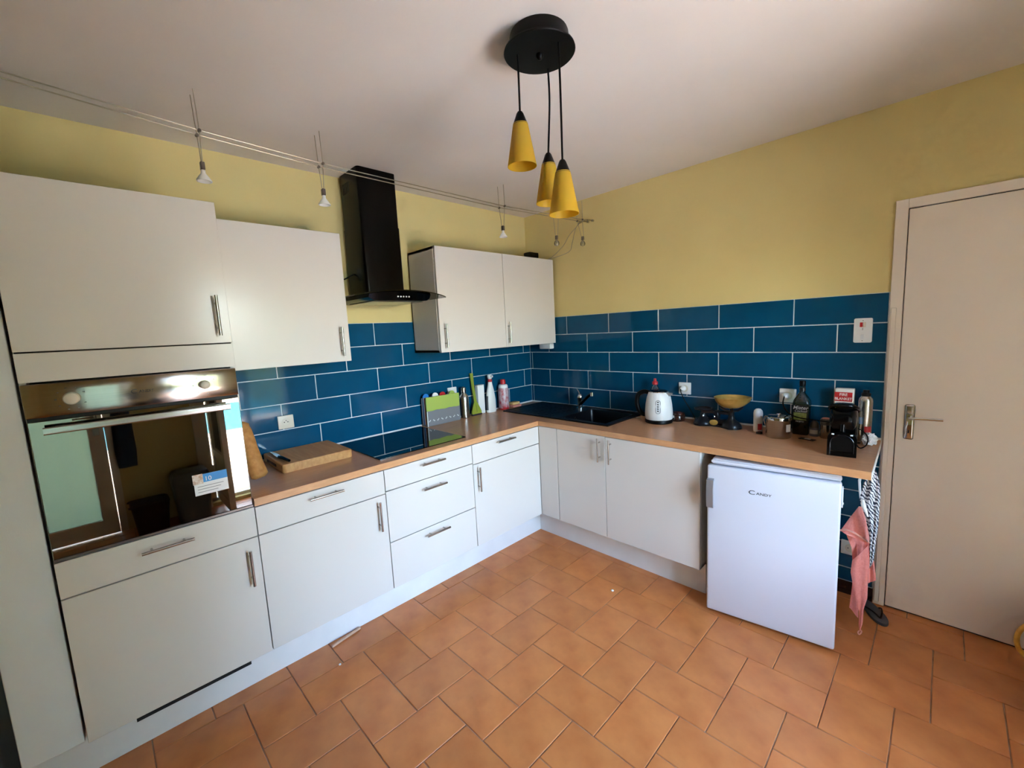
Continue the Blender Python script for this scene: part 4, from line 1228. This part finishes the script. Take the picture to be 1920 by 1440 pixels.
# fire blanket box
fb = thing('fire_blanket_box', (2.283, -0.042, Z0), 'white fire blanket box with a red band standing against the tiles', 'box')
ob('box', box(B(), 2.243, 2.323, -0.062, -0.022, Z0, Z0 + 0.262, 0.003), 'paper_white', fb)
ob('red_band', box(B(), 2.2425, 2.317, -0.0632, -0.0622, Z0 + 0.196, Z0 + 0.244), 'red_plastic', fb, smooth=False)
for s_, z in (('FIRE', 0.231), ('BLANKET', 0.209)):
    ob('lettering', text_bm(s_, 0.0205 if s_ == 'FIRE' else 0.0185, face_y(2.280, -0.0634, Z0 + z), bold=0.0003, xs=0.92), 'paper_white', fb, smooth=False)
bm = B()
for k in range(7): box(bm, 2.247, 2.247 + (0.062, 0.05, 0.066, 0.058, 0.064, 0.04, 0.06)[k], -0.0630, -0.0622, Z0 + 0.182 - k * 0.013, Z0 + 0.1845 - k * 0.013)
ob('small_print', bm, 'grey_plastic', fb, smooth=False)

s2 = thing('aluminium_spray_can', (2.372, -0.066, Z0), 'tall aluminium spray can with a black nozzle cap', 'can')
sc_ = (2.372, -0.066, Z0)
ob('can', lathe(B(), [(0.028, 0), (0.0295, 0.003), (0.0295, 0.205), (0.027, 0.220), (0.018, 0.232)], sc_), 'steel', s2)
ob('nozzle_cap', lathe(B(), [(0.019, 0.232), (0.019, 0.246), (0.013, 0.250), (0.013, 0.262), (0, 0.263)], sc_), 'black_satin', s2)
ob('blue_print', patch(sc_, 0.0298, -2.4, -1.75, Z0 + 0.09, Z0 + 0.125), 'blue_plastic', s2)
ob('red_print', patch(sc_, 0.0298, -1.5, -0.5, Z0 + 0.045, Z0 + 0.08), 'red_plastic', s2)

# crumpled plastic bag
bm = B()
bmesh.ops.create_icosphere(bm, subdivisions=4, radius=1.0)
for v in bm.verts:
    n_ = v.co.normalized()
    q = 1 + 0.22 * math.sin(n_.x * 7.1 + 2 * n_.z) * math.cos(n_.y * 6.3 - n_.z * 5) + 0.12 * math.sin(n_.z * 13 + n_.y * 11) * math.sin(n_.x * 15)
    v.co = Vector((2.400 + n_.x * 0.028 * q, -0.140 + n_.y * 0.040 * q, max(Z0 + 0.002, Z0 + 0.026 + n_.z * 0.030 * q)))
ob('crumpled_bag', bm, 'bag_white', label='crumpled white plastic bag at the worktop end by the door', cat='bag', loc=(2.400, -0.140, Z0), angle=20)

# capsule coffee machine
cm = thing('coffee_machine', (2.330, -0.432, Z0), 'compact black capsule coffee machine near the worktop end', 'coffee machine', rz=0.10)
LOC = dict(local=True)
bm = prism(B(), [(0.0, 0.0), (0.262, 0.0), (0.262, 0.150), (0.235, 0.175), (0.10, 0.185), (0.075, 0.175), (0.070, 0.110), (0.0, 0.100)], 'x', -0.046, 0.046)
bmesh.ops.bevel(bm, geom=list(bm.edges), offset=0.006, segments=2, affect='EDGES')
ob('machine_body', bm, 'black_gloss', cm, **LOC)
bm = B()
poly = [(-0.054, 0.0), (0.054, 0.0), (0.054, 0.085)] + [(0.054 * math.cos(t * PI / 12), 0.085 + 0.030 * math.sin(t * PI / 12)) for t in range(1, 12)] + [(-0.054, 0.085)]
prism(bm, poly, 'y', -0.006, 0.020)
ob('front_block', bm, 'black_gloss', cm, **LOC)
poly = [(-0.040, 0.026), (0.040, 0.026), (0.040, 0.062)] + [(0.040 * math.cos(t * PI / 12), 0.062 + 0.036 * math.sin(t * PI / 12)) for t in range(1, 12)] + [(-0.040, 0.062)]
ob('cup_tray', prism(B(), poly, 'y', -0.010, -0.0062), 'black_satin', cm, **LOC)
ob('tray_rim', tube(B(), [(x, -0.0085, z) for x, z in [(-0.043, 0.010)] + [(-0.043, 0.06)] + [(0.043 * math.cos(PI - t * PI / 12), 0.062 + 0.040 * math.sin(t * PI / 12)) for t in range(13)] + [(0.043, 0.010)]], 0.0022, 6), 'black_gloss', cm, **LOC)
ob('drip_drawer', box(B(), -0.042, 0.042, -0.0095, -0.0062, 0.004, 0.022, 0.001), 'black_gloss', cm, **LOC)
rs_ = []
for y, w, z0_, z1_ in ((-0.010, 0.034, 0.158, 0.200), (0.008, 0.046, 0.118, 0.222), (0.05, 0.052, 0.112, 0.236), (0.10, 0.053, 0.112, 0.236), (0.17, 0.050, 0.120, 0.220), (0.23, 0.042, 0.135, 0.195)):
    rs_.append([(w * math.copysign(abs(math.cos(a)) ** 0.6, math.cos(a)), y, (z0_ + z1_) / 2 + (z1_ - z0_) / 2 * math.copysign(abs(math.sin(a)) ** 0.6, math.sin(a))) for a in [2 * PI * k / 28 for k in range(28)]])
ob('brew_head', rings(B(), rs_), 'black_gloss', cm, **LOC)
bm = tube(B(), spline([(-0.052, 0.14, 0.190), (-0.053, 0.07, 0.212), (-0.040, 0.012, 0.232), (0.0, -0.004, 0.238), (0.040, 0.012, 0.232), (0.053, 0.07, 0.212), (0.052, 0.14, 0.190)], 6), 0.008, 10)
ob('lever', bm, 'black_gloss', cm, **LOC)
ob('coffee_outlet', tube(B(), [(0.0, 0.004, 0.150), (0.0, 0.002, 0.118)], [0.012, 0.010], 14), 'black_gloss', cm, **LOC)
ob('badge', box(B(), -0.010, 0.010, -0.0065, -0.0035, 0.176, 0.181, 0.001), 'chrome', cm, **LOC)
ob('water_tank', box(B(), -0.036, 0.040, 0.262, 0.300, 0.002, 0.170, 0.008, 2), 'clear_plastic', cm, **LOC)
for x in (-0.034, 0.034):
    ob('tray_clip', box(B(), x - 0.005, x + 0.005, -0.0095, -0.0062, 0.100, 0.106, 0.001), 'white_plastic', cm, **LOC)
cw = spline([(2.385, -0.26, Z0 + 0.10), (2.405, -0.275, Z0 + 0.090), (2.422, -0.285, Z0 + 0.065), (2.418, -0.285, Z0 + 0.030), (2.398, -0.28, Z0 + 0.010), (2.383, -0.27, Z0 + 0.02), (2.378, -0.262, Z0 + 0.05)], 6)
ob('cable_loop', tube(B(), [p_ - cm.location for p_ in cw], 0.0028, 8), 'black_satin', cm, **LOC)
ch_ = cm.children[-1]
ch_.rotation_euler = (0, 0, -0.10)

# ------------------------------------------------------------------ sockets and switches
def socket_B(x, z, w, label, two=False):
    s = thing('wall_socket', (x, -0.004, z), label, 'socket')
    ob('plate', box(B(), x - w / 2, x + w / 2, -0.012, -0.0042, z - 0.040, z + 0.040, 0.003, 2), 'white_plastic', s)
    bm = lathe(B(), [(0.021, 0), (0.024, 0.0), (0.024, 0.0015), (0.021, 0.0015)], n=28)
    bmesh.ops.transform(bm, matrix=Matrix.Translation((x, -0.0125, z)) @ Matrix.Rotation(PI / 2, 4, 'X'), verts=bm.verts)
    ob('socket_ring', bm, 'cream_plastic', s)
    return s
socket_B(1.420, 1.100, 0.083, 'white wall socket above the brown jar with a plug in it')
def plug(x, z, pts, label):
    pg = thing('plug_and_lead', (x, -0.0145, z), label, 'plug')
    bm = lathe(B(), [(0.019, 0), (0.0195, 0.012), (0.014, 0.030), (0.007, 0.036), (0, 0.037)], n=24)
    bmesh.ops.transform(bm, matrix=Matrix.Translation((x, -0.0146, z)) @ Matrix.Rotation(PI / 2, 4, 'X'), verts=bm.verts)
    ob('plug', bm, 'white_plastic', pg)
    ob('lead', tube(B(), spline(pts, 6), 0.0034, 8), 'black_satin', pg)
plug(1.412, 1.100, [(1.410, -0.050, 1.100), (1.415, -0.056, 1.075), (1.44, -0.050, 1.02), (1.475, -0.045, 0.96), (1.505, -0.045, 0.905), (1.50, -0.04, Z0 + 0.004)], 'white plug with a black lead hanging down behind the balance scale')
socket_B(2.018, 1.094, 0.083, 'white wall socket left of the cocktail bottle')
plug(2.012, 1.094, [(2.010, -0.050, 1.094), (2.018, -0.105, 1.06), (2.045, -0.125, 1.02), (2.09, -0.130, 0.998), (2.15, -0.135, 0.992), (2.24, -0.150, 0.992), (2.285, -0.165, 0.99)], 'white plug with a black lead running to the coffee machine')
lo = socket_B(2.335, 0.272, 0.083, 'white wall socket low on the tiles right of the fridge')
bm = B()
for dx, dz in ((-0.010, 0), (0.010, 0)): cyl(bm, (2.335 + dx, -0.0145, 0.272 + dz), (2.335 + dx, -0.0122, 0.272 + dz), 0.003, n=8)
ob('contact_holes', bm, 'black_matt', lo)
def socket_A(y, z, label, m_):
    s = thing('wall_socket', (0.004, y, z), label, 'socket')
    ob('plate', box(B(), 0.0042, 0.012, y - 0.042, y + 0.042, z - 0.038, z + 0.038, 0.003, 2), m_, s)
    bm = lathe(B(), [(0.0, 0), (0.023, 0.0), (0.023, 0.002), (0.020, 0.002), (0.019, 0.0005), (0, 0.0005)], n=28)
    bmesh.ops.transform(bm, matrix=Matrix.Translation((0.0121, y, z)) @ Matrix.Rotation(PI / 2, 4, 'Y'), verts=bm.verts)
    ob('socket_ring', bm, m_, s)
    bm = B()
    for dy in (-0.0095, 0.0095): cyl(bm, (0.0124, y + dy, z), (0.0130, y + dy, z), 0.0032, n=8)
    cyl(bm, (0.0124, y, z + 0.009), (0.018, y, z + 0.009), 0.0024, n=8)
    ob('contacts', bm, 'dark_print', s)
socket_A(-2.084, 1.091, 'cream wall socket above the chopping board', 'cream_plastic')
socket_A(-0.903, 1.100, 'white wall socket half hidden by the lime board set', 'white_plastic')

sw = thing('switch_plate', (2.340, -0.004, 1.456), 'white double control plate with a red indicator beside the door', 'switch')
ob('plate', prism(B(), rrect(2.303, 2.377, 1.394, 1.518, 0.008), 'y', -0.014, -0.0042), 'white_plastic', sw)
ob('indicator_window', box(B(), 2.327, 2.338, -0.0158, -0.0142, 1.474, 1.497, 0.0005), 'red_plastic', sw, 'dark red indicator window')
ob('rocker', box(B(), 2.341, 2.351, -0.0170, -0.0142, 1.474, 1.498, 0.001), 'cream_plastic', sw)
ob('rocker', box(B(), 2.333, 2.344, -0.0175, -0.0142, 1.412, 1.436, 0.001), 'grey_white_paint', sw)
for z in (1.506, 1.466, 1.460, 1.404):
    ob('screw', cyl(B(), (2.339, -0.0152, z), (2.339, -0.0138, z), 0.0022, n=10), 'steel_dark', sw)
wl_ = thing('wall_device', (0.24, -0.03, 1.40), 'small white box on the tiles under the wall cabinet corner', 'device')
ob('case', box(B(), 0.165, 0.288, -0.060, -0.0045, 1.374, 1.421, 0.008, 3), 'white_plastic', wl_)
ob('face_plate', box(B(), 0.180, 0.272, -0.0625, -0.0605, 1.384, 1.412, 0.0008), 'grey_white_paint', wl_)

# ------------------------------------------------------------------ towels on hooks under the worktop end
hk = thing('towel_hook', (2.40, -0.33, ZF), 'white plastic double hook under the worktop end', 'hook')
bm = box(B(), 2.376, 2.408, -0.345, -0.300, ZF - 0.030, ZF - 0.0005, 0.002)
prism(bm, [(2.382, ZF - 0.03), (2.404, ZF - 0.03), (2.396, ZF - 0.10), (2.389, ZF - 0.10)], 'y', -0.345, -0.338)
ob('hook_plate', bm, 'white_plastic', hk)
ob('hook_arm', tube(B(), spline([(2.39, -0.340, ZF - 0.09), (2.395, -0.348, ZF - 0.14), (2.402, -0.368, ZF - 0.17), (2.404, -0.385, ZF - 0.15)], 5), 0.005, 8), 'white_plastic', hk)

def sheet(bm, left, right, nu=10, fold=lambda u, v: 0.0, depth=lambda v: -0.38, thick=0.004, bulge=None):
    """cloth between two edge polylines given as (x, z); y from depth plus folds; two skins closed into a solid"""
    def along(poly, t):
        seg = [(Vector((b[0] - a[0], b[1] - a[1]))).length for a, b in zip(poly[:-1], poly[1:])]
        s = t * sum(seg)
        for (a, b), l in zip(zip(poly[:-1], poly[1:]), seg):
            if s <= l + 1e-9:
                return (a[0] + (b[0] - a[0]) * s / l, a[1] + (b[1] - a[1]) * s / l)
            s -= l
        return poly[-1]
    nv = 28
    F, K = [], []
    for j in range(nv + 1):
        v = j / nv
        a, b = along(left, v), along(right, v)
        rf, rk = [], []
        for i in range(nu + 1):
            u = i / nu
            x, z = a[0] + (b[0] - a[0]) * u, a[1] + (b[1] - a[1]) * u
            y = depth(v) + fold(u, v)
            rf.append(bm.verts.new((x, y, z)))
            rk.append(bm.verts.new((x, y + thick, z)))
        F.append(rf); K.append(rk)
    for j in range(nv):
        for i in range(nu):
            bm.faces.new((F[j][i], F[j][i + 1], F[j + 1][i + 1], F[j + 1][i]))
            bm.faces.new((K[j][i], K[j + 1][i], K[j + 1][i + 1], K[j][i + 1]))
        bm.faces.new((F[j][0], F[j + 1][0], K[j + 1][0], K[j][0]))
        bm.faces.new((F[j][nu], K[j][nu], K[j + 1][nu], F[j + 1][nu]))
    for i in range(nu):
        bm.faces.new((F[0][i], K[0][i], K[0][i + 1], F[0][i + 1]))
        bm.faces.new((F[nv][i], F[nv][i + 1], K[nv][i + 1], K[nv][i]))
    return bm

pt = thing('towel', (2.41, -0.37, 0.66), 'pink terry towel hanging from the hook beside the fridge', 'towel')
bm = B()
# outer flap folded forward over the hook
sheet(bm, [(2.398, 0.655), (2.366, 0.59), (2.338, 0.527)], [(2.408, 0.655), (2.436, 0.596), (2.446, 0.500)], 12,
      fold=lambda u, v: -0.022 * v * math.sin(PI * u) - 0.006 * math.sin(u * 9) * v, depth=lambda v: -0.385 - 0.02 * v)
ob('folded_flap', bm, 'towel_pink', pt)
bm = B()
hem = spline([(2.338, -0.405, 0.527), (2.360, -0.424, 0.544), (2.392, -0.430, 0.540), (2.425, -0.421, 0.519), (2.446, -0.405, 0.500)], 5)
ob('hem', tube(bm, hem, 0.0045, 8), 'towel_hem', pt)
bm = B()
# inner fold seen below the flap and the long tail
sheet(bm, [(2.344, 0.535), (2.362, 0.485), (2.379, 0.440), (2.384, 0.375)], [(2.440, 0.540), (2.444, 0.490), (2.440, 0.465), (2.436, 0.455)], 10,
      fold=lambda u, v: 0.012 * math.sin(u * PI) - 0.004 * math.cos(u * 12), depth=lambda v: -0.372)
sheet(bm, [(2.3845, 0.385), (2.381, 0.325), (2.399, 0.229), (2.412, 0.173), (2.420, 0.135), (2.420, 0.073), (2.424, 0.045)],
      [(2.441, 0.482), (2.443, 0.408), (2.445, 0.326), (2.447, 0.219), (2.435, 0.153), (2.435, 0.081), (2.428, 0.045)], 10,
      fold=lambda u, v: -0.010 * math.sin(u * PI) - 0.005 * math.sin(u * 7 + v * 3), depth=lambda v: -0.388 + 0.006 * v)
ob('tail', bm, 'towel_pink', pt)
bm = B()
sheet(bm, [(2.436, 0.46), (2.440, 0.36), (2.444, 0.272)], [(2.442, 0.46), (2.460, 0.384), (2.471, 0.300)], 6, fold=lambda u, v: 0.004 * math.sin(u * 6), depth=lambda v: -0.345)
sheet(bm, [(2.386, 0.30), (2.384, 0.216), (2.378, 0.118)], [(2.42, 0.30), (2.412, 0.168), (2.414, 0.080)], 6, fold=lambda u, v: 0.004 * math.sin(u * 6), depth=lambda v: -0.345)
ob('rear_corners', bm, 'towel_pink', pt)
bm = tube(B(), [(2.4240, -0.391, 0.3), (2.4240, -0.391, 0.3001)], 0.0001, 4)
bm = tube(B(), spline([(2.427, -0.384, 0.048), (2.432, -0.382, 0.040), (2.430, -0.384, 0.030), (2.424, -0.385, 0.022), (2.420, -0.386, 0.030), (2.424, -0.384, 0.040)], 5), 0.003, 6)
ob('hanging_loop', bm, 'towel_hem', pt)

tw = thing('towel', (2.44, -0.45, 0.80), 'black and white striped tea towel hanging over the pink towel', 'towel')
bm = B()
sheet(bm, [(2.431, 0.856), (2.418, 0.795), (2.406, 0.720), (2.410, 0.693), (2.428, 0.642), (2.446, 0.552), (2.453, 0.408)],
      [(2.456, 0.857), (2.470, 0.80), (2.475, 0.743), (2.474, 0.606), (2.468, 0.515), (2.464, 0.429), (2.456, 0.403)], 12,
      fold=lambda u, v: -0.012 * math.sin(u * PI) - 0.006 * math.sin(u * 14 + v * 4), depth=lambda v: -0.445 - 0.005 * v)
ob('towel_cloth', bm, 'towel_stripe', tw)
bm = B()
sheet(bm, [(2.411, 0.722), (2.414, 0.685), (2.434, 0.645)], [(2.424, 0.715), (2.432, 0.685), (2.442, 0.645)], 4, depth=lambda v: -0.462, fold=lambda u, v: -0.004 * math.sin(u * PI))
ob('rolled_edge', bm, 'paper_white', tw)

# ------------------------------------------------------------------ small things on the floor
sd = thing('sandal', (2.455, -0.115, 0.001), 'dark grey flip-flop sandal on the floor by the door frame', 'sandal', rz=-1.08)
poly = [(0.105 * math.cos(2 * PI * k / 28), (0.034 + 0.008 * math.cos(2 * PI * k / 28)) * math.sin(2 * PI * k / 28)) for k in range(28)]
ob('sole', prism(B(), poly, 'z', 0.0, 0.014), 'sandal_grey', sd, local=True)
for s_ in (-1, 1):
    ob('strap', tube(B(), spline([(0.062, 0.0, 0.014), (0.035, 0.018 * s_, 0.028), (-0.01, 0.034 * s_, 0.024), (-0.03, 0.033 * s_, 0.013)], 6), [0.004] * 19, 8), 'black_satin', sd, local=True)
ob('wood_strip', box(B(), -0.082, 0.082, -0.006, 0.006, 0, 0.012, 0.002, M=Matrix.Translation((0.530, -2.066, 0.0205)) @ Matrix.Rotation(1.74, 4, 'Z') @ Matrix.Rotation(-0.0, 4, 'Y') @ Matrix.Translation((0, 0, -0.0195))), 'pale_wood',
   label='thin strip of pale wood lying on the floor by the plinth', cat='wood strip', loc=(0.530, -2.066, 0.001))
for k, (x, y, r, lab) in enumerate(((0.688, -2.166, 0.006, 'white crumb on the floor near the oven side'), (1.346, -0.829, 0.008, 'white crumb on the floor in front of the sink cabinets'))):
    bm = B()
    bmesh.ops.create_icosphere(bm, subdivisions=2, radius=r)
    for v in bm.verts:
        v.co = Vector((x + v.co.x * (1 + 0.4 * math.sin(v.co.y * 900)), y + v.co.y, 0.001 + r * 0.6 + v.co.z * 0.6))
    ob('crumb', bm, 'paper_white', label=lab, cat='crumb', group='crumbs on the floor', loc=(x, y, 0.001))
rg = thing('added_shade_hamper', (3.20, -0.42, 0.001), 'dark low box added out of view to shade the floor, with a yellow loop handle showing at the right edge by the door', 'added_hamper')  # body added out of view to shade the floor; only its loop shows
rs_ = [[(x, y, z) for x, y in rrect(3.215 - w, 3.215 + w, -0.43 - w * 1.3, -0.43 + w * 1.3, 0.05, 5)] for w, z in ((0.18, 0.001), (0.20, 0.34), (0.205, 0.35), (0.195, 0.35), (0.185, 0.32))]
ob('added_hamper_body', rings(B(), rs_), 'bin_grey', rg)
bm = tube(B(), [(2.990 + 0.090 * math.cos(2 * PI * k / 40), -0.350 + 0.02 * math.cos(2 * PI * k / 40), 0.240 + 0.098 * math.sin(2 * PI * k / 40)) for k in range(41)], 0.0085, 10)
ob('loop_handle', bm, 'ring_yellow', rg, 'yellow loop handle')
ob('handle_clip', box(B(), 2.980, 3.010, -0.362, -0.338, 0.322, 0.352, 0.003), 'dark_plum', rg)

# ------------------------------------------------------------------ things behind the camera that the oven glass mirrors
bn = thing('waste_bin', (3.30, -2.335, 0.001), 'grey plastic waste bin mirrored in the oven glass', 'bin')
rs_ = [[(x, y, z) for x, y in rrect(3.30 - w, 3.30 + w, -2.335 - w, -2.335 + w, 0.04, 5)] for w, z in ((0.11, 0.001), (0.135, 0.36))]
ob('bin_body', rings(B(), rs_), 'bin_grey', bn)
rs_ = [[(x, y, z) for x, y in rrect(3.30 - w, 3.30 + w, -2.335 - w, -2.335 + w, 0.04, 5)] for w, z in ((0.140, 0.3605), (0.140, 0.40), (0.12, 0.45), (0.05, 0.465))]
ob('bin_lid', rings(B(), rs_), 'bin_grey', bn)
bk = thing('dark_basket', (3.28, -2.66, 0.001), 'dark low basket mirrored at the foot of the oven glass', 'basket')
rs_ = [[(x, y, z) for x, y in rrect(3.28 - w, 3.28 + w, -2.63 - w, -2.63 + w, 0.04, 5)] for w, z in ((0.10, 0.001), (0.125, 0.25), (0.13, 0.26), (0.12, 0.262), (0.115, 0.24))]
ob('basket_body', rings(B(), rs_), 'brown_gloss', bk)
ob('basket_rim', tube(B(), [(x, y, 0.262) for x, y in rrect(3.28 - 0.125, 3.28 + 0.125, -2.64 - 0.125, -2.64 + 0.125, 0.04, 5)] + [(3.405, -2.6, 0.262)], 0.008, 8), 'brown_gloss', bk)
ct2 = thing('hanging_cloth', (3.47, -2.72, 1.1), 'dark blue cloth hanging on the wall, mirrored in the oven glass', 'cloth')
bm = B()
for k in range(1):
    pts_ = []
    rs_ = []
    for z, w in ((1.25, 0.02), (1.15, 0.05), (0.95, 0.065), (0.70, 0.07), (0.55, 0.06)):
        rs_.append([(3.472 + 0.018 * math.cos(a) + 0.006 * math.sin(3 * a), -2.72 + w * math.sin(a), z) for a in [2 * PI * q / 20 for q in range(20)]])
    rings(bm, rs_)
ob('cloth', bm, 'cloth_blue', ct2)
ob('peg', cyl(B(), (3.50, -2.72, 1.245), (3.455, -2.72, 1.255), 0.008, n=10), 'chrome', ct2)
